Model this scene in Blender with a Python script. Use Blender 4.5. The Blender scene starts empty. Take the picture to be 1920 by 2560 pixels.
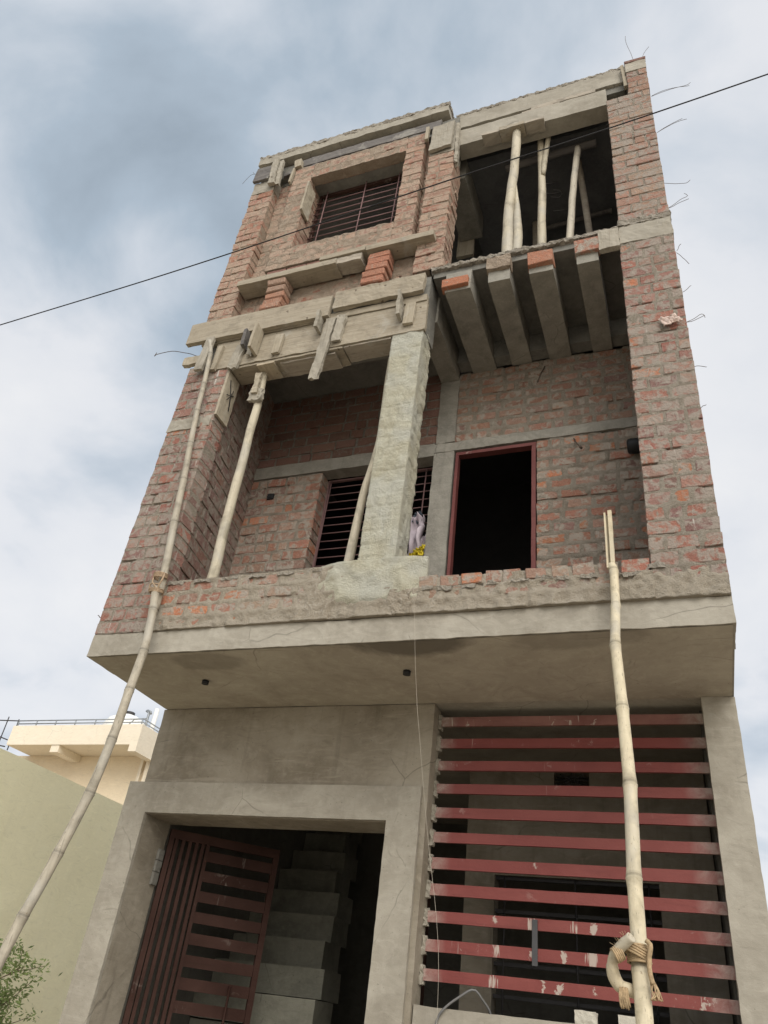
import bpy, math, random
from bisect import bisect_right
from mathutils import Vector, Matrix, noise

sc = bpy.context.scene
R = math.radians
# ------------------------------------------------------------------ camera
yaw, pitch, roll = R(-24.40491737), R(34.30768061), R(7.87310983)
CAM = Vector((3.72085928, -3.73130944, -1.87148516))
fw = Vector((math.sin(yaw)*math.cos(pitch), math.cos(yaw)*math.cos(pitch), math.sin(pitch)))
r0 = Vector((math.cos(yaw), -math.sin(yaw), 0)); u0 = r0.cross(fw)
rt = math.cos(roll)*r0 + math.sin(roll)*u0
up = -math.sin(roll)*r0 + math.cos(roll)*u0
cd = bpy.data.cameras.new('camera'); cam = bpy.data.objects.new('camera', cd)
sc.collection.objects.link(cam)
cam.matrix_world = Matrix(((rt.x, up.x, -fw.x, CAM.x), (rt.y, up.y, -fw.y, CAM.y), (rt.z, up.z, -fw.z, CAM.z), (0, 0, 0, 1)))
cd.sensor_fit = 'VERTICAL'; cd.sensor_height = 24; cd.lens = 1908.2419/2560*24
cd.clip_start = .05; cd.clip_end = 2000
sc.camera = cam

# ------------------------------------------------------------------ light and sky
SUN_EL, SUN_AZ = R(38), R(152)          # azimuth from +y towards +x: behind the viewer, a little to the right
sd = bpy.data.lights.new('sun', 'SUN'); sd.energy = 1.35; sd.angle = R(34); sd.color = (1, .955, .885)
sun = bpy.data.objects.new('sun', sd); sc.collection.objects.link(sun)
sv = Vector((math.sin(SUN_AZ)*math.cos(SUN_EL), math.cos(SUN_AZ)*math.cos(SUN_EL), math.sin(SUN_EL)))
sun.rotation_euler = sv.to_track_quat('Z', 'Y').to_euler()
sun.location = sv*30

world = bpy.data.worlds.new("World"); sc.world = world; world.use_nodes = True
wt = world.node_tree; wt.nodes.clear()
def wn(t, **k):
    n = wt.nodes.new(t)
    for a, b in k.items(): setattr(n, a, b)
    return n
wl = wt.links.new
w_out = wn('ShaderNodeOutputWorld'); w_bg = wn('ShaderNodeBackground'); w_bg2 = wn('ShaderNodeBackground')
w_sky = wn('ShaderNodeTexSky', sky_type='NISHITA', sun_disc=False, sun_elevation=SUN_EL, sun_rotation=SUN_AZ)
w_bg.inputs['Strength'].default_value = .1
wl(w_sky.outputs[0], w_bg.inputs['Color'])
w_tc = wn('ShaderNodeTexCoord'); w_sep = wn('ShaderNodeSeparateXYZ'); wl(w_tc.outputs['Generated'], w_sep.inputs[0])
w_zo = wn('ShaderNodeMath', operation='MAXIMUM'); wl(w_sep.outputs[2], w_zo.inputs[0]); w_zo.inputs[1].default_value = 0
w_za = wn('ShaderNodeMath', operation='ADD'); wl(w_zo.outputs[0], w_za.inputs[0]); w_za.inputs[1].default_value = .35
w_div = wn('ShaderNodeVectorMath', operation='DIVIDE'); wl(w_tc.outputs['Generated'], w_div.inputs[0])
w_cmb = wn('ShaderNodeCombineXYZ')
for i in range(3): wl(w_za.outputs[0], w_cmb.inputs[i])
wl(w_cmb.outputs[0], w_div.inputs[1])
w_map = wn('ShaderNodeMapping'); wl(w_div.outputs[0], w_map.inputs[0])
w_map.inputs['Scale'].default_value = (1, 1, .25); w_map.inputs['Location'].default_value = (3.1, 1.7, 0)
w_n1 = wn('ShaderNodeTexNoise'); wl(w_map.outputs[0], w_n1.inputs['Vector'])
w_n1.inputs['Scale'].default_value = 3.0; w_n1.inputs['Detail'].default_value = 8; w_n1.inputs['Roughness'].default_value = .52
w_n1.inputs['Distortion'].default_value = .25
# broad cloud banks at fixed places of the sky: (direction, radius, amount); minus is darker; the last is added, out of view
def pxdir(px, py):
    d = rt*((px-960)/1908.24) + up*(-(py-1280)/1908.24) + fw
    return d.normalized()
BANKS = [(pxdir(340, 420), .22, -.20), (pxdir(560, 430), .14, -.10), (pxdir(950, 130), .20, -.17), (pxdir(100, 80), .26, .12), (pxdir(430, 640), .12, .20),
         (pxdir(360, 1000), .20, -.14), (pxdir(80, 1450), .36, .22), (pxdir(60, 760), .2, .12), (pxdir(1850, 1500), .5, .12), (pxdir(1800, 620), .16, -.10),
         (pxdir(1800, 80), .26, .12), (pxdir(620, 130), .12, .08), (pxdir(200, 860), .14, .14),
         (Vector((.6, -.72, .42)).normalized(), 1.28, 1.0)]  # added bright bank behind the viewer, extra light for facade and yellow wall
w_st = wn('ShaderNodeMapRange'); w_st.clamp = False; wl(w_n1.outputs[0], w_st.inputs[0])
for i, x in enumerate((.3, .7, .22, .80)): w_st.inputs[i+1].default_value = x
acc = w_st.outputs[0]
for d, rad, amt in BANKS:
    ds = wn('ShaderNodeVectorMath', operation='DISTANCE'); wl(w_tc.outputs['Generated'], ds.inputs[0]); ds.inputs[1].default_value = d
    mr = wn('ShaderNodeMapRange', interpolation_type='SMOOTHERSTEP'); wl(ds.outputs['Value'], mr.inputs[0])
    mr.inputs[1].default_value = 0; mr.inputs[2].default_value = rad; mr.inputs[3].default_value = amt; mr.inputs[4].default_value = 0
    ad = wn('ShaderNodeMath', operation='ADD'); wl(acc, ad.inputs[0]); wl(mr.outputs[0], ad.inputs[1]); acc = ad.outputs[0]
w_cr = wn('ShaderNodeValToRGB'); wl(acc, w_cr.inputs[0])
cr = w_cr.color_ramp
cr.elements[0].position = .06; cr.elements[0].color = (.32, .385, .455, 1)
cr.elements[1].position = 1.0; cr.elements[1].color = (2.3, 2.2, 2.0, 1)
e = cr.elements.new(.30); e.color = (.46, .545, .635, 1)
e = cr.elements.new(.46); e.color = (.66, .715, .785, 1)
e = cr.elements.new(.62); e.color = (.83, .85, .89, 1)
e = cr.elements.new(.88); e.color = (.92, .925, .94, 1)
wl(w_cr.outputs[0], w_bg2.inputs['Color']); w_bg2.inputs['Strength'].default_value = .80
w_mx = wn('ShaderNodeMixShader'); w_mx.inputs[0].default_value = .93
wl(w_bg.outputs[0], w_mx.inputs[1]); wl(w_bg2.outputs[0], w_mx.inputs[2]); wl(w_mx.outputs[0], w_out.inputs[0])

vs = sc.view_settings
vs.view_transform = 'Standard'; vs.look = 'None'; vs.gamma = 1; vs.exposure = .30; vs.use_curve_mapping = False
sc.cycles.max_bounces = 8; sc.cycles.diffuse_bounces = 5
sc.cycles.use_denoising = True

# ------------------------------------------------------------------ mesh helpers
COL = sc.collection
GZ = -3.42
rng = random.Random(5)
nz = noise.noise
def fbm(x, y, z=0.0): return nz((x, y, z)) + .5*nz((2.1*x+7, 2.1*y, 2.1*z)) + .25*nz((4.3*x, 4.3*y+5, 4.3*z))

class MB:
    def __init__(s): s.v = []; s.f = []; s.c = []; s.sm = []
    def face(s, idx, col=(1, 1, 1), smooth=False): s.f.append(tuple(idx)); s.c.append(col); s.sm.append(smooth)
    def add(s, verts, faces, col=(1, 1, 1), smooth=False):
        o = len(s.v); s.v += [tuple(p) for p in verts]
        for f in faces: s.face([i+o for i in f], col, smooth)

def build(name, mb, m, parent=None, origin=None):
    me = bpy.data.meshes.new(name)
    if origin is None:
        xs = [p[0] for p in mb.v]; ys = [p[1] for p in mb.v]; zs = [p[2] for p in mb.v]
        origin = ((min(xs)+max(xs))/2, (min(ys)+max(ys))/2, min(zs))
    ox, oy, oz = origin
    me.from_pydata([(x-ox, y-oy, z-oz) for x, y, z in mb.v], [], mb.f)
    me.polygons.foreach_set('use_smooth', mb.sm)
    if any(c != (1, 1, 1) for c in mb.c):
        at = me.color_attributes.new('col', 'FLOAT_COLOR', 'CORNER')
        dat = []
        for f, c in zip(mb.f, mb.c): dat += [c[0], c[1], c[2], 1.0]*len(f)
        at.data.foreach_set('color', dat)
    me.materials.append(m); me.update()
    o = bpy.data.objects.new(name, me); COL.objects.link(o)
    w = Vector(origin)
    o.location = w
    if parent is not None:
        o.parent = parent; o.location = w - wloc(parent)
    return o
def wloc(o):
    p = Vector(o.location)
    while o.parent is not None: o = o.parent; p += Vector(o.location)
    return p
def tag(o, label, cat, group=None, kind=None):
    if label: o['label'] = label
    if cat: o['category'] = cat
    if group: o['group'] = group
    if kind: o['kind'] = kind
    return o
def thing(name, loc, label, cat, group=None):
    o = bpy.data.objects.new(name, None); COL.objects.link(o); o.location = loc; o.empty_display_size = .2
    return tag(o, label, cat, group)

def box(mb, lo, hi, col=(1, 1, 1)):
    x0, y0, z0 = lo; x1, y1, z1 = hi
    mb.add([(x0, y0, z0), (x1, y0, z0), (x1, y1, z0), (x0, y1, z0), (x0, y0, z1), (x1, y0, z1), (x1, y1, z1), (x0, y1, z1)],
           [(0, 3, 2, 1), (4, 5, 6, 7), (0, 1, 5, 4), (1, 2, 6, 5), (2, 3, 7, 6), (3, 0, 4, 7)], col)

def nbox(mb, lo, hi, cell=.06, amp=.003, fr=9, col=(1, 1, 1), fn=None, seed=0.0):
    """subdivided box whose faces and arrises wander a little; fn maps each point before the wander"""
    n = [max(1, min(110, int(round((hi[i]-lo[i])/cell)))) for i in range(3)]
    idx = {}
    def vert(i, j, k):
        key = (i, j, k)
        if key not in idx:
            p = Vector((lo[0]+(hi[0]-lo[0])*i/n[0], lo[1]+(hi[1]-lo[1])*j/n[1], lo[2]+(hi[2]-lo[2])*k/n[2]))
            q = p*fr + Vector((seed, seed*.7, 3))
            d = noise.noise_vector(q) + .6*noise.noise_vector(q*2.7)
            if fn: p = Vector(fn(p))
            p = p + d*amp
            idx[key] = len(mb.v); mb.v.append(tuple(p))
        return idx[key]
    for a in range(3):
        b, c = (a+1) % 3, (a+2) % 3
        for s in (0, n[a]):
            for i in range(n[b]):
                for j in range(n[c]):
                    q = []
                    for di, dj in ((0, 0), (1, 0), (1, 1), (0, 1)):
                        k3 = [0, 0, 0]; k3[a] = s; k3[b] = i+di; k3[c] = j+dj; q.append(vert(*k3))
                    if s == 0: q.reverse()
                    mb.face(q, col)

def cbox(mb, u0, u1, v0, v1, d0, d1, mp, c=.0032, jit=.003, col=(1, 1, 1), rg=rng):
    """a brick: chamfered block in (u, v, d) space with jittered corners, mapped to the world by mp"""
    ext = ((u0, u1), (v0, v1), (d0, d1)); ix = {}
    off = {}
    for sx in (0, 1):
        for sy in (0, 1):
            for sz in (0, 1):
                off[(sx, sy, sz)] = [rg.uniform(-jit, jit), rg.uniform(-jit, jit), rg.uniform(-jit, jit)*.6]
                cc = c*rg.uniform(.6, 1.7)
                for a in range(3):
                    p = []
                    for b in range(3):
                        s = (sx, sy, sz)[b]; e = ext[b][s]
                        if b != a: e += cc if s == 0 else -cc
                        p.append(e + off[(sx, sy, sz)][b])
                    ix[(sx, sy, sz, a)] = len(mb.v); mb.v.append(tuple(mp(*p)))
    S = (0, 1)
    def key(a, sa, b, sb, t, st, ax):
        k = [0, 0, 0]; k[a] = sa; k[b] = sb; k[t] = st; return ix[(k[0], k[1], k[2], ax)]
    for a in range(3):
        b, t = (a+1) % 3, (a+2) % 3
        for sa in S:
            mb.face([key(a, sa, b, 0, t, 0, a), key(a, sa, b, 1, t, 0, a), key(a, sa, b, 1, t, 1, a), key(a, sa, b, 0, t, 1, a)], col)
        for sa in S:
            for sb in S:
                mb.face([key(a, sa, b, sb, t, 0, a), key(a, sa, b, sb, t, 1, a), key(a, sa, b, sb, t, 1, b), key(a, sa, b, sb, t, 0, b)], col)
    for sx in S:
        for sy in S:
            for sz in S: mb.face([ix[(sx, sy, sz, 0)], ix[(sx, sy, sz, 1)], ix[(sx, sy, sz, 2)]], col)

def sheet(mb, mp, u0, u1, v0, v1, cell, hf, back=-.05, col=(1, 1, 1)):
    """height field over (u, v) with a skirt going back into the wall"""
    nu = max(2, int(round((u1-u0)/cell))); nv = max(2, int(round((v1-v0)/cell)))
    o = len(mb.v)
    for j in range(nv+1):
        v = v0+(v1-v0)*j/nv
        for i in range(nu+1):
            u = u0+(u1-u0)*i/nu
            mb.v.append(tuple(mp(u, v, hf(u, v))))
    W = nu+1
    for j in range(nv):
        for i in range(nu):
            a = o+j*W+i; mb.face((a, a+1, a+1+W, a+W), col, True)
    ring = [(i, 0) for i in range(nu)] + [(nu, j) for j in range(nv)] + [(i, nv) for i in range(nu, 0, -1)] + [(0, j) for j in range(nv, 0, -1)]
    b = len(mb.v)
    for i, j in ring: mb.v.append(tuple(mp(u0+(u1-u0)*i/nu, v0+(v1-v0)*j/nv, back)))
    for k in range(len(ring)):
        k2 = (k+1) % len(ring); i, j = ring[k]; i2, j2 = ring[k2]
        mb.face((o+j*W+i, b+k, b+k2, o+j2*W+i2), col, False)

def front(y): return lambda u, v, d: (u, y-d, v)
def sidex(x): return lambda u, v, d: (x+d, u, v)          # faces +x
def sidexn(x): return lambda u, v, d: (x-d, u, v)         # faces -x
def slant(p, q):
    p = Vector(p); q = Vector(q); t = q-p; L = t.length; t /= L; n = Vector((t.y, -t.x))
    return (lambda u, v, d: (p.x+t.x*u+n.x*d, p.y+t.y*u+n.y*d, v)), L

def courses(u0, u1, v0, v1, pitch, L, rg, head=.35):
    n = max(1, int(round((v1-v0)/pitch))); ph = (v1-v0)/n; rows = []
    for k in range(n):
        xs = [u0]; x = u0 + (L*.5 if k % 2 else L)*rg.uniform(.75, 1.1)
        while x < u1-.06:
            xs.append(x); x += L*(rg.uniform(.45, .6) if rg.random() < head else rg.uniform(.9, 1.12))
        xs.append(u1); rows.append((v0+k*ph, v0+(k+1)*ph, xs))
    return rows, ph
def brickwork(B, M, mp, u0, u1, v0, v1, pitch=.1, L=.2, mort=.018, mean=-.004, joint=-.004, amp=.006, pal=None, depth=.09,
              cell=.014, rg=rng, head=.35, nfr=14, proud=.0035, jit=.0028, cap=None, edge=True, rough=.002, crack=.14):
    """bricks as separate worn blocks in B, and the mortar as one lumpy sheet M running between and partly over them"""
    rows, ph = courses(u0, u1, v0, v1, pitch, L, rg, head)
    g = mort/2
    sd = rg.uniform(0, 50)
    for va, vb, xs in rows:
        for i in range(len(xs)-1):
            a = xs[i]+(g if (i or not edge) else -rg.uniform(-.002, .003)); b = xs[i+1]-(g if (i < len(xs)-2 or not edge) else -rg.uniform(-.002, .003))
            if b-a < .03: continue
            cbox(B, a, b, va+g, vb-g, -depth, proud*rg.uniform(-1, 1), mp, jit=jit, col=pal(rg, (a+b)/2, (va+vb)/2), rg=rg)
    if M is None: return
    def hf(u, v):
        k = min(len(rows)-1, max(0, int((v-v0)/ph))); va, vb, xs = rows[k]
        i = min(len(xs)-2, max(0, bisect_right(xs, u)-1))
        eu = min(u-xs[i] if i else .1, xs[i+1]-u if i < len(xs)-2 else .1)
        e = min(eu, v-va, vb-v)-g
        s = max(-1, min(1, e/.014))
        h = mean + (joint if s < 0 else 0)*(-s if s < 0 else 0) - .007*max(0, s) + amp*fbm(u*nfr+sd, v*nfr, sd)
        h += rough*nz((u*75, v*75, sd))
        if crack and min(v-va, vb-v) < g*1.3 and nz((u*4.5, round((v-v0)/ph)*7.7, sd)) > .5-crack: h -= .013
        if cap: h += cap(u, v)
        return h
    sheet(M, mp, u0+.002, u1-.002, v0+.002, v1-.002, cell, hf, back=-depth*.9)

def tube(mb, pts, rad, n=10, col=(1, 1, 1), wob=0, cap=True, seed=0, ring=1):
    """tapered tube along points, with node swellings left to the radii given"""
    P = [Vector(p) for p in pts]
    if not hasattr(rad, '__len__'): rad = [rad]*len(P)
    o = len(mb.v); prev = None
    for k, p in enumerate(P):
        t = (P[min(k+1, len(P)-1)]-P[max(k-1, 0)]).normalized()
        if prev is None:
            a = t.orthogonal().normalized()
        else:
            a = (prev - t*prev.dot(t)).normalized()
        prev = a; b = t.cross(a)
        for i in range(n):
            th = 2*math.pi*i/n
            r = rad[k]*(1+wob*nz((math.cos(th)*1.3+seed, math.sin(th)*1.3, k*.35+seed)))
            mb.v.append(tuple(p+a*(math.cos(th)*r)+b*(math.sin(th)*r)))
    for k in range(len(P)-1):
        for i in range(n):
            j = (i+1) % n; mb.face((o+k*n+i, o+k*n+j, o+(k+1)*n+j, o+(k+1)*n+i), col, True)
    if cap:
        mb.face([o+i for i in range(n)][::-1], col); mb.face([o+(len(P)-1)*n+i for i in range(n)], col)
def resample(pts, n, wob=0, seed=0):
    P = [Vector(p) for p in pts]; out = []
    seg = [(P[i+1]-P[i]).length for i in range(len(P)-1)]; T = sum(seg)
    def cr(i, t):
        p0 = P[max(i-1, 0)]; p1 = P[i]; p2 = P[i+1]; p3 = P[min(i+2, len(P)-1)]
        return .5*((2*p1)+(p2-p0)*t+(2*p0-5*p1+4*p2-p3)*t*t+(3*p1-p0-3*p2+p3)*t**3)
    for k in range(n+1):
        s = T*k/n; i = 0
        while i < len(seg)-1 and s > seg[i]: s -= seg[i]; i += 1
        p = cr(i, min(1, s/seg[i]))
        out.append(p+noise.noise_vector((k*.31+seed, seed*1.7, 2))*wob)
    return out

# ------------------------------------------------------------------ materials
def mat(name):
    m = bpy.data.materials.new(name); m.use_nodes = True; t = m.node_tree; t.nodes.clear()
    o = t.nodes.new('ShaderNodeOutputMaterial'); b = t.nodes.new('ShaderNodeBsdfPrincipled')
    t.links.new(b.outputs[0], o.inputs[0]); b.inputs['Specular IOR Level'].default_value = .25
    b.inputs['Roughness'].default_value = .9
    return m, t, b
def nd(t, typ, **k):
    n = t.nodes.new(typ)
    for a, v in k.items(): setattr(n, a, v)
    return n
def posn(t, scale=(1, 1, 1)):
    g = nd(t, 'ShaderNodeNewGeometry'); mp = nd(t, 'ShaderNodeMapping'); t.links.new(g.outputs['Position'], mp.inputs[0])
    mp.inputs['Scale'].default_value = scale; return mp.outputs[0]
def noi(t, vec, s, det=4, rough=.55, dist=0):
    n = nd(t, 'ShaderNodeTexNoise'); t.links.new(vec, n.inputs['Vector'])
    n.inputs['Scale'].default_value = s; n.inputs['Detail'].default_value = det; n.inputs['Roughness'].default_value = rough
    n.inputs['Distortion'].default_value = dist; return n.outputs[0]
def mr(t, v, a, b, lo=0, hi=1):
    n = nd(t, 'ShaderNodeMapRange'); n.clamp = True; t.links.new(v, n.inputs[0])
    for i, x in enumerate((a, b, lo, hi)): n.inputs[i+1].default_value = x
    return n.outputs[0]
def mix(t, f, a, b, mode='MIX'):
    n = nd(t, 'ShaderNodeMix', data_type='RGBA', blend_type=mode)
    for s, v in ((n.inputs[0], f), (n.inputs[6], a), (n.inputs[7], b)):
        if hasattr(v, 'is_output'): t.links.new(v, s)
        elif isinstance(v, (int, float)): s.default_value = v
        else: s.default_value = (*v, 1)
    return n.outputs[2]
def bump(t, b, h, dist=.004, st=.8):
    n = nd(t, 'ShaderNodeBump'); t.links.new(h, n.inputs['Height']); n.inputs['Distance'].default_value = dist; n.inputs['Strength'].default_value = st
    t.links.new(n.outputs[0], b.inputs['Normal'])
def math2(t, op, a, c):
    n = nd(t, 'ShaderNodeMath', operation=op)
    for i, v in enumerate((a, c)):
        if hasattr(v, 'is_output'): t.links.new(v, n.inputs[i])
        else: n.inputs[i].default_value = v
    return n.outputs[0]

MORT = (.36, .325, .275)
def brick_mat(name, smear=.5, mort=MORT, drip=.3, dust=(.40, .33, .27)):
    m, t, b = mat(name); p = posn(t)
    at = nd(t, 'ShaderNodeAttribute', attribute_name='col')
    n1 = noi(t, p, 38, 5, .6); n2 = noi(t, p, 6, 4, .6, .3); n3 = noi(t, p, 120, 3, .6)
    c = mix(t, mr(t, n1, .3, .75, 0, .55), at.outputs[0], (.20, .12, .09), 'MIX')
    c = mix(t, mr(t, n3, .35, .7, 0, .35), c, dust)
    n4 = noi(t, p, 17, 5, .62, .6)
    n6 = noi(t, p, 3.1, 4, .6, .5); n4s = math2(t, 'ADD', n4, mr(t, n6, .3, .7, -.10, .10))
    c = mix(t, mr(t, n4s, .64-smear*.25, .72-smear*.20, 0, .92), c, mort)
    c = mix(t, mr(t, n2, .56, .8, 0, .4), c, dust)
    ps = posn(t, (30, 30, 2.2)); d = noi(t, ps, 1, 3, .5)
    c = mix(t, mr(t, d, .68, .74, 0, drip), c, (.52, .50, .46))
    t.links.new(c, b.inputs['Base Color'])
    c = mix(t, mr(t, noi(t, p, 85, 5, .7), .60, .70, 0, .55), c, (.10, .065, .05))
    t.links.new(c, b.inputs['Base Color'])
    bump(t, b, math2(t, 'ADD', noi(t, p, 60, 6, .7), math2(t, 'MULTIPLY', n4, .8)), .014, 1.0)
    return m
def mortar_mat(name, c1=MORT, c2=(.27, .235, .19), c3=(.46, .43, .38), tint=None):
    m, t, b = mat(name); p = posn(t)
    n1 = noi(t, p, 9, 6, .62, .4); n2 = noi(t, p, 55, 5, .65)
    c = mix(t, mr(t, n1, .35, .68), c2, c1); c = mix(t, mr(t, n2, .52, .76, 0, .7), c, c3)
    if tint: c = mix(t, mr(t, noi(t, p, 3.3, 4, .5, .5), .42, .60, 0, .8), c, tint)
    t.links.new(c, b.inputs['Base Color']); bump(t, b, math2(t, 'ADD', n2, noi(t, p, 140, 4, .7)), .016, 1.0); return m
def concrete_mat(name, c1, c2, c3=None, sc_=2.2, bd=.003, rough=.85, streak=.25, blot=None, crk=.55):
    m, t, b = mat(name); p = posn(t)
    n1 = noi(t, p, sc_, 6, .62, .5); n2 = noi(t, p, sc_*9, 5, .6); n3 = noi(t, p, 160, 3, .6)
    c = mix(t, mr(t, n1, .33, .66), c1, c2)
    c = mix(t, mr(t, n2, .50, .8, 0, .45), c, c3 or tuple(x*1.3 for x in c2))
    s = noi(t, posn(t, (9, 9, .7)), 1.3, 4, .6, .2); c = mix(t, mr(t, s, .55, .75, 0, streak), c, tuple(x*.62 for x in c1))
    s2 = noi(t, posn(t, (.9, .9, 6)), 2.0, 5, .65, .8); c = mix(t, mr(t, s2, .60, .72, 0, streak), c, tuple(x*1.25 for x in c2))
    v = noi(t, p, 70, 2, .4); c = mix(t, mr(t, v, .70, .78, 0, .5), c, tuple(x*.45 for x in c1))
    w = nd(t, 'ShaderNodeMix', data_type='VECTOR'); w.inputs[0].default_value = .10; t.links.new(p, w.inputs[4]); nn_ = nd(t, 'ShaderNodeTexNoise'); nn_.inputs['Scale'].default_value = 4; t.links.new(p, nn_.inputs['Vector']); t.links.new(nn_.outputs[1], w.inputs[5])
    vo = nd(t, 'ShaderNodeTexVoronoi', feature='DISTANCE_TO_EDGE'); vo.inputs['Scale'].default_value = 1.5; t.links.new(w.outputs[1], vo.inputs['Vector'])
    ck = math2(t, 'MULTIPLY', mr(t, vo.outputs['Distance'], .0, .006, 1, 0), mr(t, n1, .50, .58, 0, crk)); c = mix(t, ck, c, tuple(x*.35 for x in c1))
    tw = noi(t, posn(t, (1.2, 1.2, 3.5)), 3.2, 6, .7, 2.5); c = mix(t, mr(t, tw, .54, .70, 0, .35), c, tuple(x*1.22 for x in c2)); c = mix(t, mr(t, tw, .46, .32, 0, .30), c, tuple(x*.72 for x in c1))
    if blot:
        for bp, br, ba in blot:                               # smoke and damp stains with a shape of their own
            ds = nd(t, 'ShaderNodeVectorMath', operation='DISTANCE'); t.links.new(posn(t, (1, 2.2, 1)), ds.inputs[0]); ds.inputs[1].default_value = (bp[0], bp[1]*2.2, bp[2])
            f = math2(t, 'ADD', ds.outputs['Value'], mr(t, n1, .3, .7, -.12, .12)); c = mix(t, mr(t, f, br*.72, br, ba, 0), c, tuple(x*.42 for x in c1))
    t.links.new(c, b.inputs['Base Color']); b.inputs['Roughness'].default_value = rough
    bump(t, b, math2(t, 'ADD', n2, math2(t, 'MULTIPLY', n3, .5)), bd, .7); return m
def wood_mat(name, c1, c2, axis, dark=(.09, .065, .045), dk=.5):
    m, t, b = mat(name)
    s = [26, 26, 26]; s['xyz'.index(axis)] = 1.6
    p = posn(t, tuple(s)); n1 = noi(t, p, 1, 6, .6, 1.2); n2 = noi(t, posn(t), 7, 5, .6)
    s2 = [90, 90, 90]; s2['xyz'.index(axis)] = 3; n3 = noi(t, posn(t, tuple(s2)), 1, 4, .6, .5)
    c = mix(t, mr(t, n1, .3, .7), c1, c2); c = mix(t, mr(t, n3, .58, .74, 0, .5), c, dark)
    c = mix(t, mr(t, n2, .52, .78, 0, dk), c, tuple(x*.55 for x in c1))
    k = noi(t, posn(t), 24, 2, .4); c = mix(t, mr(t, k, .72, .77, 0, .8), c, dark)
    g = noi(t, posn(t), 3.1, 5, .7, .8); c = mix(t, mr(t, g, .56, .66, 0, .45), c, (.40, .385, .345))
    t.links.new(c, b.inputs['Base Color']); b.inputs['Roughness'].default_value = .8
    bump(t, b, math2(t, 'ADD', n1, n3), .004, .7); return m
def pole_mat(name, c1, c2, spot=(.22, .16, .10), nodes=False):
    m, t, b = mat(name)
    n1 = noi(t, posn(t, (40, 40, 2.5)), 1, 5, .6, .5); n2 = noi(t, posn(t), 9, 5, .6, .4); n3 = noi(t, posn(t), 60, 3, .6)
    c = mix(t, mr(t, n1, .32, .7), c1, c2); c = mix(t, mr(t, n2, .50, .68, 0, .7), c, tuple(x*.58 for x in c1))
    n7 = noi(t, posn(t, (120, 120, 1.2)), 1, 4, .6, .3); c = mix(t, mr(t, n7, .62, .68, 0, .75), c, tuple(x*.38 for x in c1))
    n8 = noi(t, posn(t), 3.0, 4, .6, .6); c = mix(t, mr(t, n8, .52, .64, 0, .5), c, (.40, .385, .35))
    c = mix(t, mr(t, n3, .66, .74, 0, .6), c, spot)
    if nodes:
        at = nd(t, 'ShaderNodeAttribute', attribute_name='col'); c = mix(t, 1.0, c, at.outputs[0], 'MULTIPLY')
    t.links.new(c, b.inputs['Base Color']); b.inputs['Roughness'].default_value = .62; b.inputs['Specular IOR Level'].default_value = .35
    bump(t, b, math2(t, 'ADD', n1, n3), .003, .6); return m
def paint_mat(name, c1, c2, spl=.5, rough=.5, chip=(.50, .45, .40), spec=.3, ends=0, spots=()):
    m, t, b = mat(name); p = posn(t)
    n1 = noi(t, p, 4, 5, .6); c = mix(t, mr(t, n1, .35, .7), c1, c2)
    n2 = noi(t, posn(t, (3, 3, 30)), 1, 5, .65, .4); c = mix(t, mr(t, n2, .55, .75, 0, .5), c, tuple(x*.6 for x in c1))
    d = noi(t, posn(t, (34, 34, 3.0)), 1, 4, .6, .5); a = noi(t, p, 1.7, 3, .5)
    f = math2(t, 'MULTIPLY', mr(t, d, .635, .67), mr(t, a, .52, .60, 0, spl)); c = mix(t, f, c, chip)
    s = noi(t, p, 13, 6, .7, .8); f = math2(t, 'MULTIPLY', mr(t, s, .60, .64), mr(t, a, .50, .58, 0, .8*spl)); c = mix(t, f, c, chip)
    s2 = noi(t, p, 45, 5, .7); c = mix(t, mr(t, s2, .64, .72, 0, .6), c, (.12, .05, .03))
    if spots:
        d2 = noi(t, posn(t, (75, 75, 4)), 1, 3, .6, .8)
        for sx, sz, sr in spots:                               # cement splashed and run down the bars
            ds = nd(t, 'ShaderNodeVectorMath', operation='DISTANCE'); t.links.new(posn(t, (1, 0, .6)), ds.inputs[0]); ds.inputs[1].default_value = (sx, 0, sz*.6)
            g_ = math2(t, 'ADD', mr(t, ds.outputs['Value'], sr*1.3, 0, 0, .42), d2 if sr > .045 else s); c = mix(t, mr(t, g_, .80, .85, 0, .8), c, (.45, .40, .35))
    if ends:
        sp = nd(t, 'ShaderNodeSeparateXYZ'); t.links.new(p, sp.inputs[0])
        e = math2(t, 'ADD', mr(t, sp.outputs[0], 3.66, 3.80), mr(t, sp.outputs[0], 2.30, 2.18)); f = math2(t, 'MULTIPLY', e, mr(t, s, .35, .6, .15, ends)); c = mix(t, f, c, chip)
    t.links.new(c, b.inputs['Base Color']); b.inputs['Roughness'].default_value = rough; b.inputs['Specular IOR Level'].default_value = spec
    bump(t, b, math2(t, 'ADD', n1, s2), .003, .5); return m
def plain(name, c, rough=.8, var=.15, s=8, metal=0):
    m, t, b = mat(name); n = noi(t, posn(t), s, 5, .6)
    t.links.new(mix(t, mr(t, n, .3, .7), tuple(x*(1-var) for x in c), tuple(x*(1+var) for x in c)), b.inputs['Base Color'])
    b.inputs['Roughness'].default_value = rough; b.inputs['Metallic'].default_value = metal
    bump(t, b, n, .003, .4); return m

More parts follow.
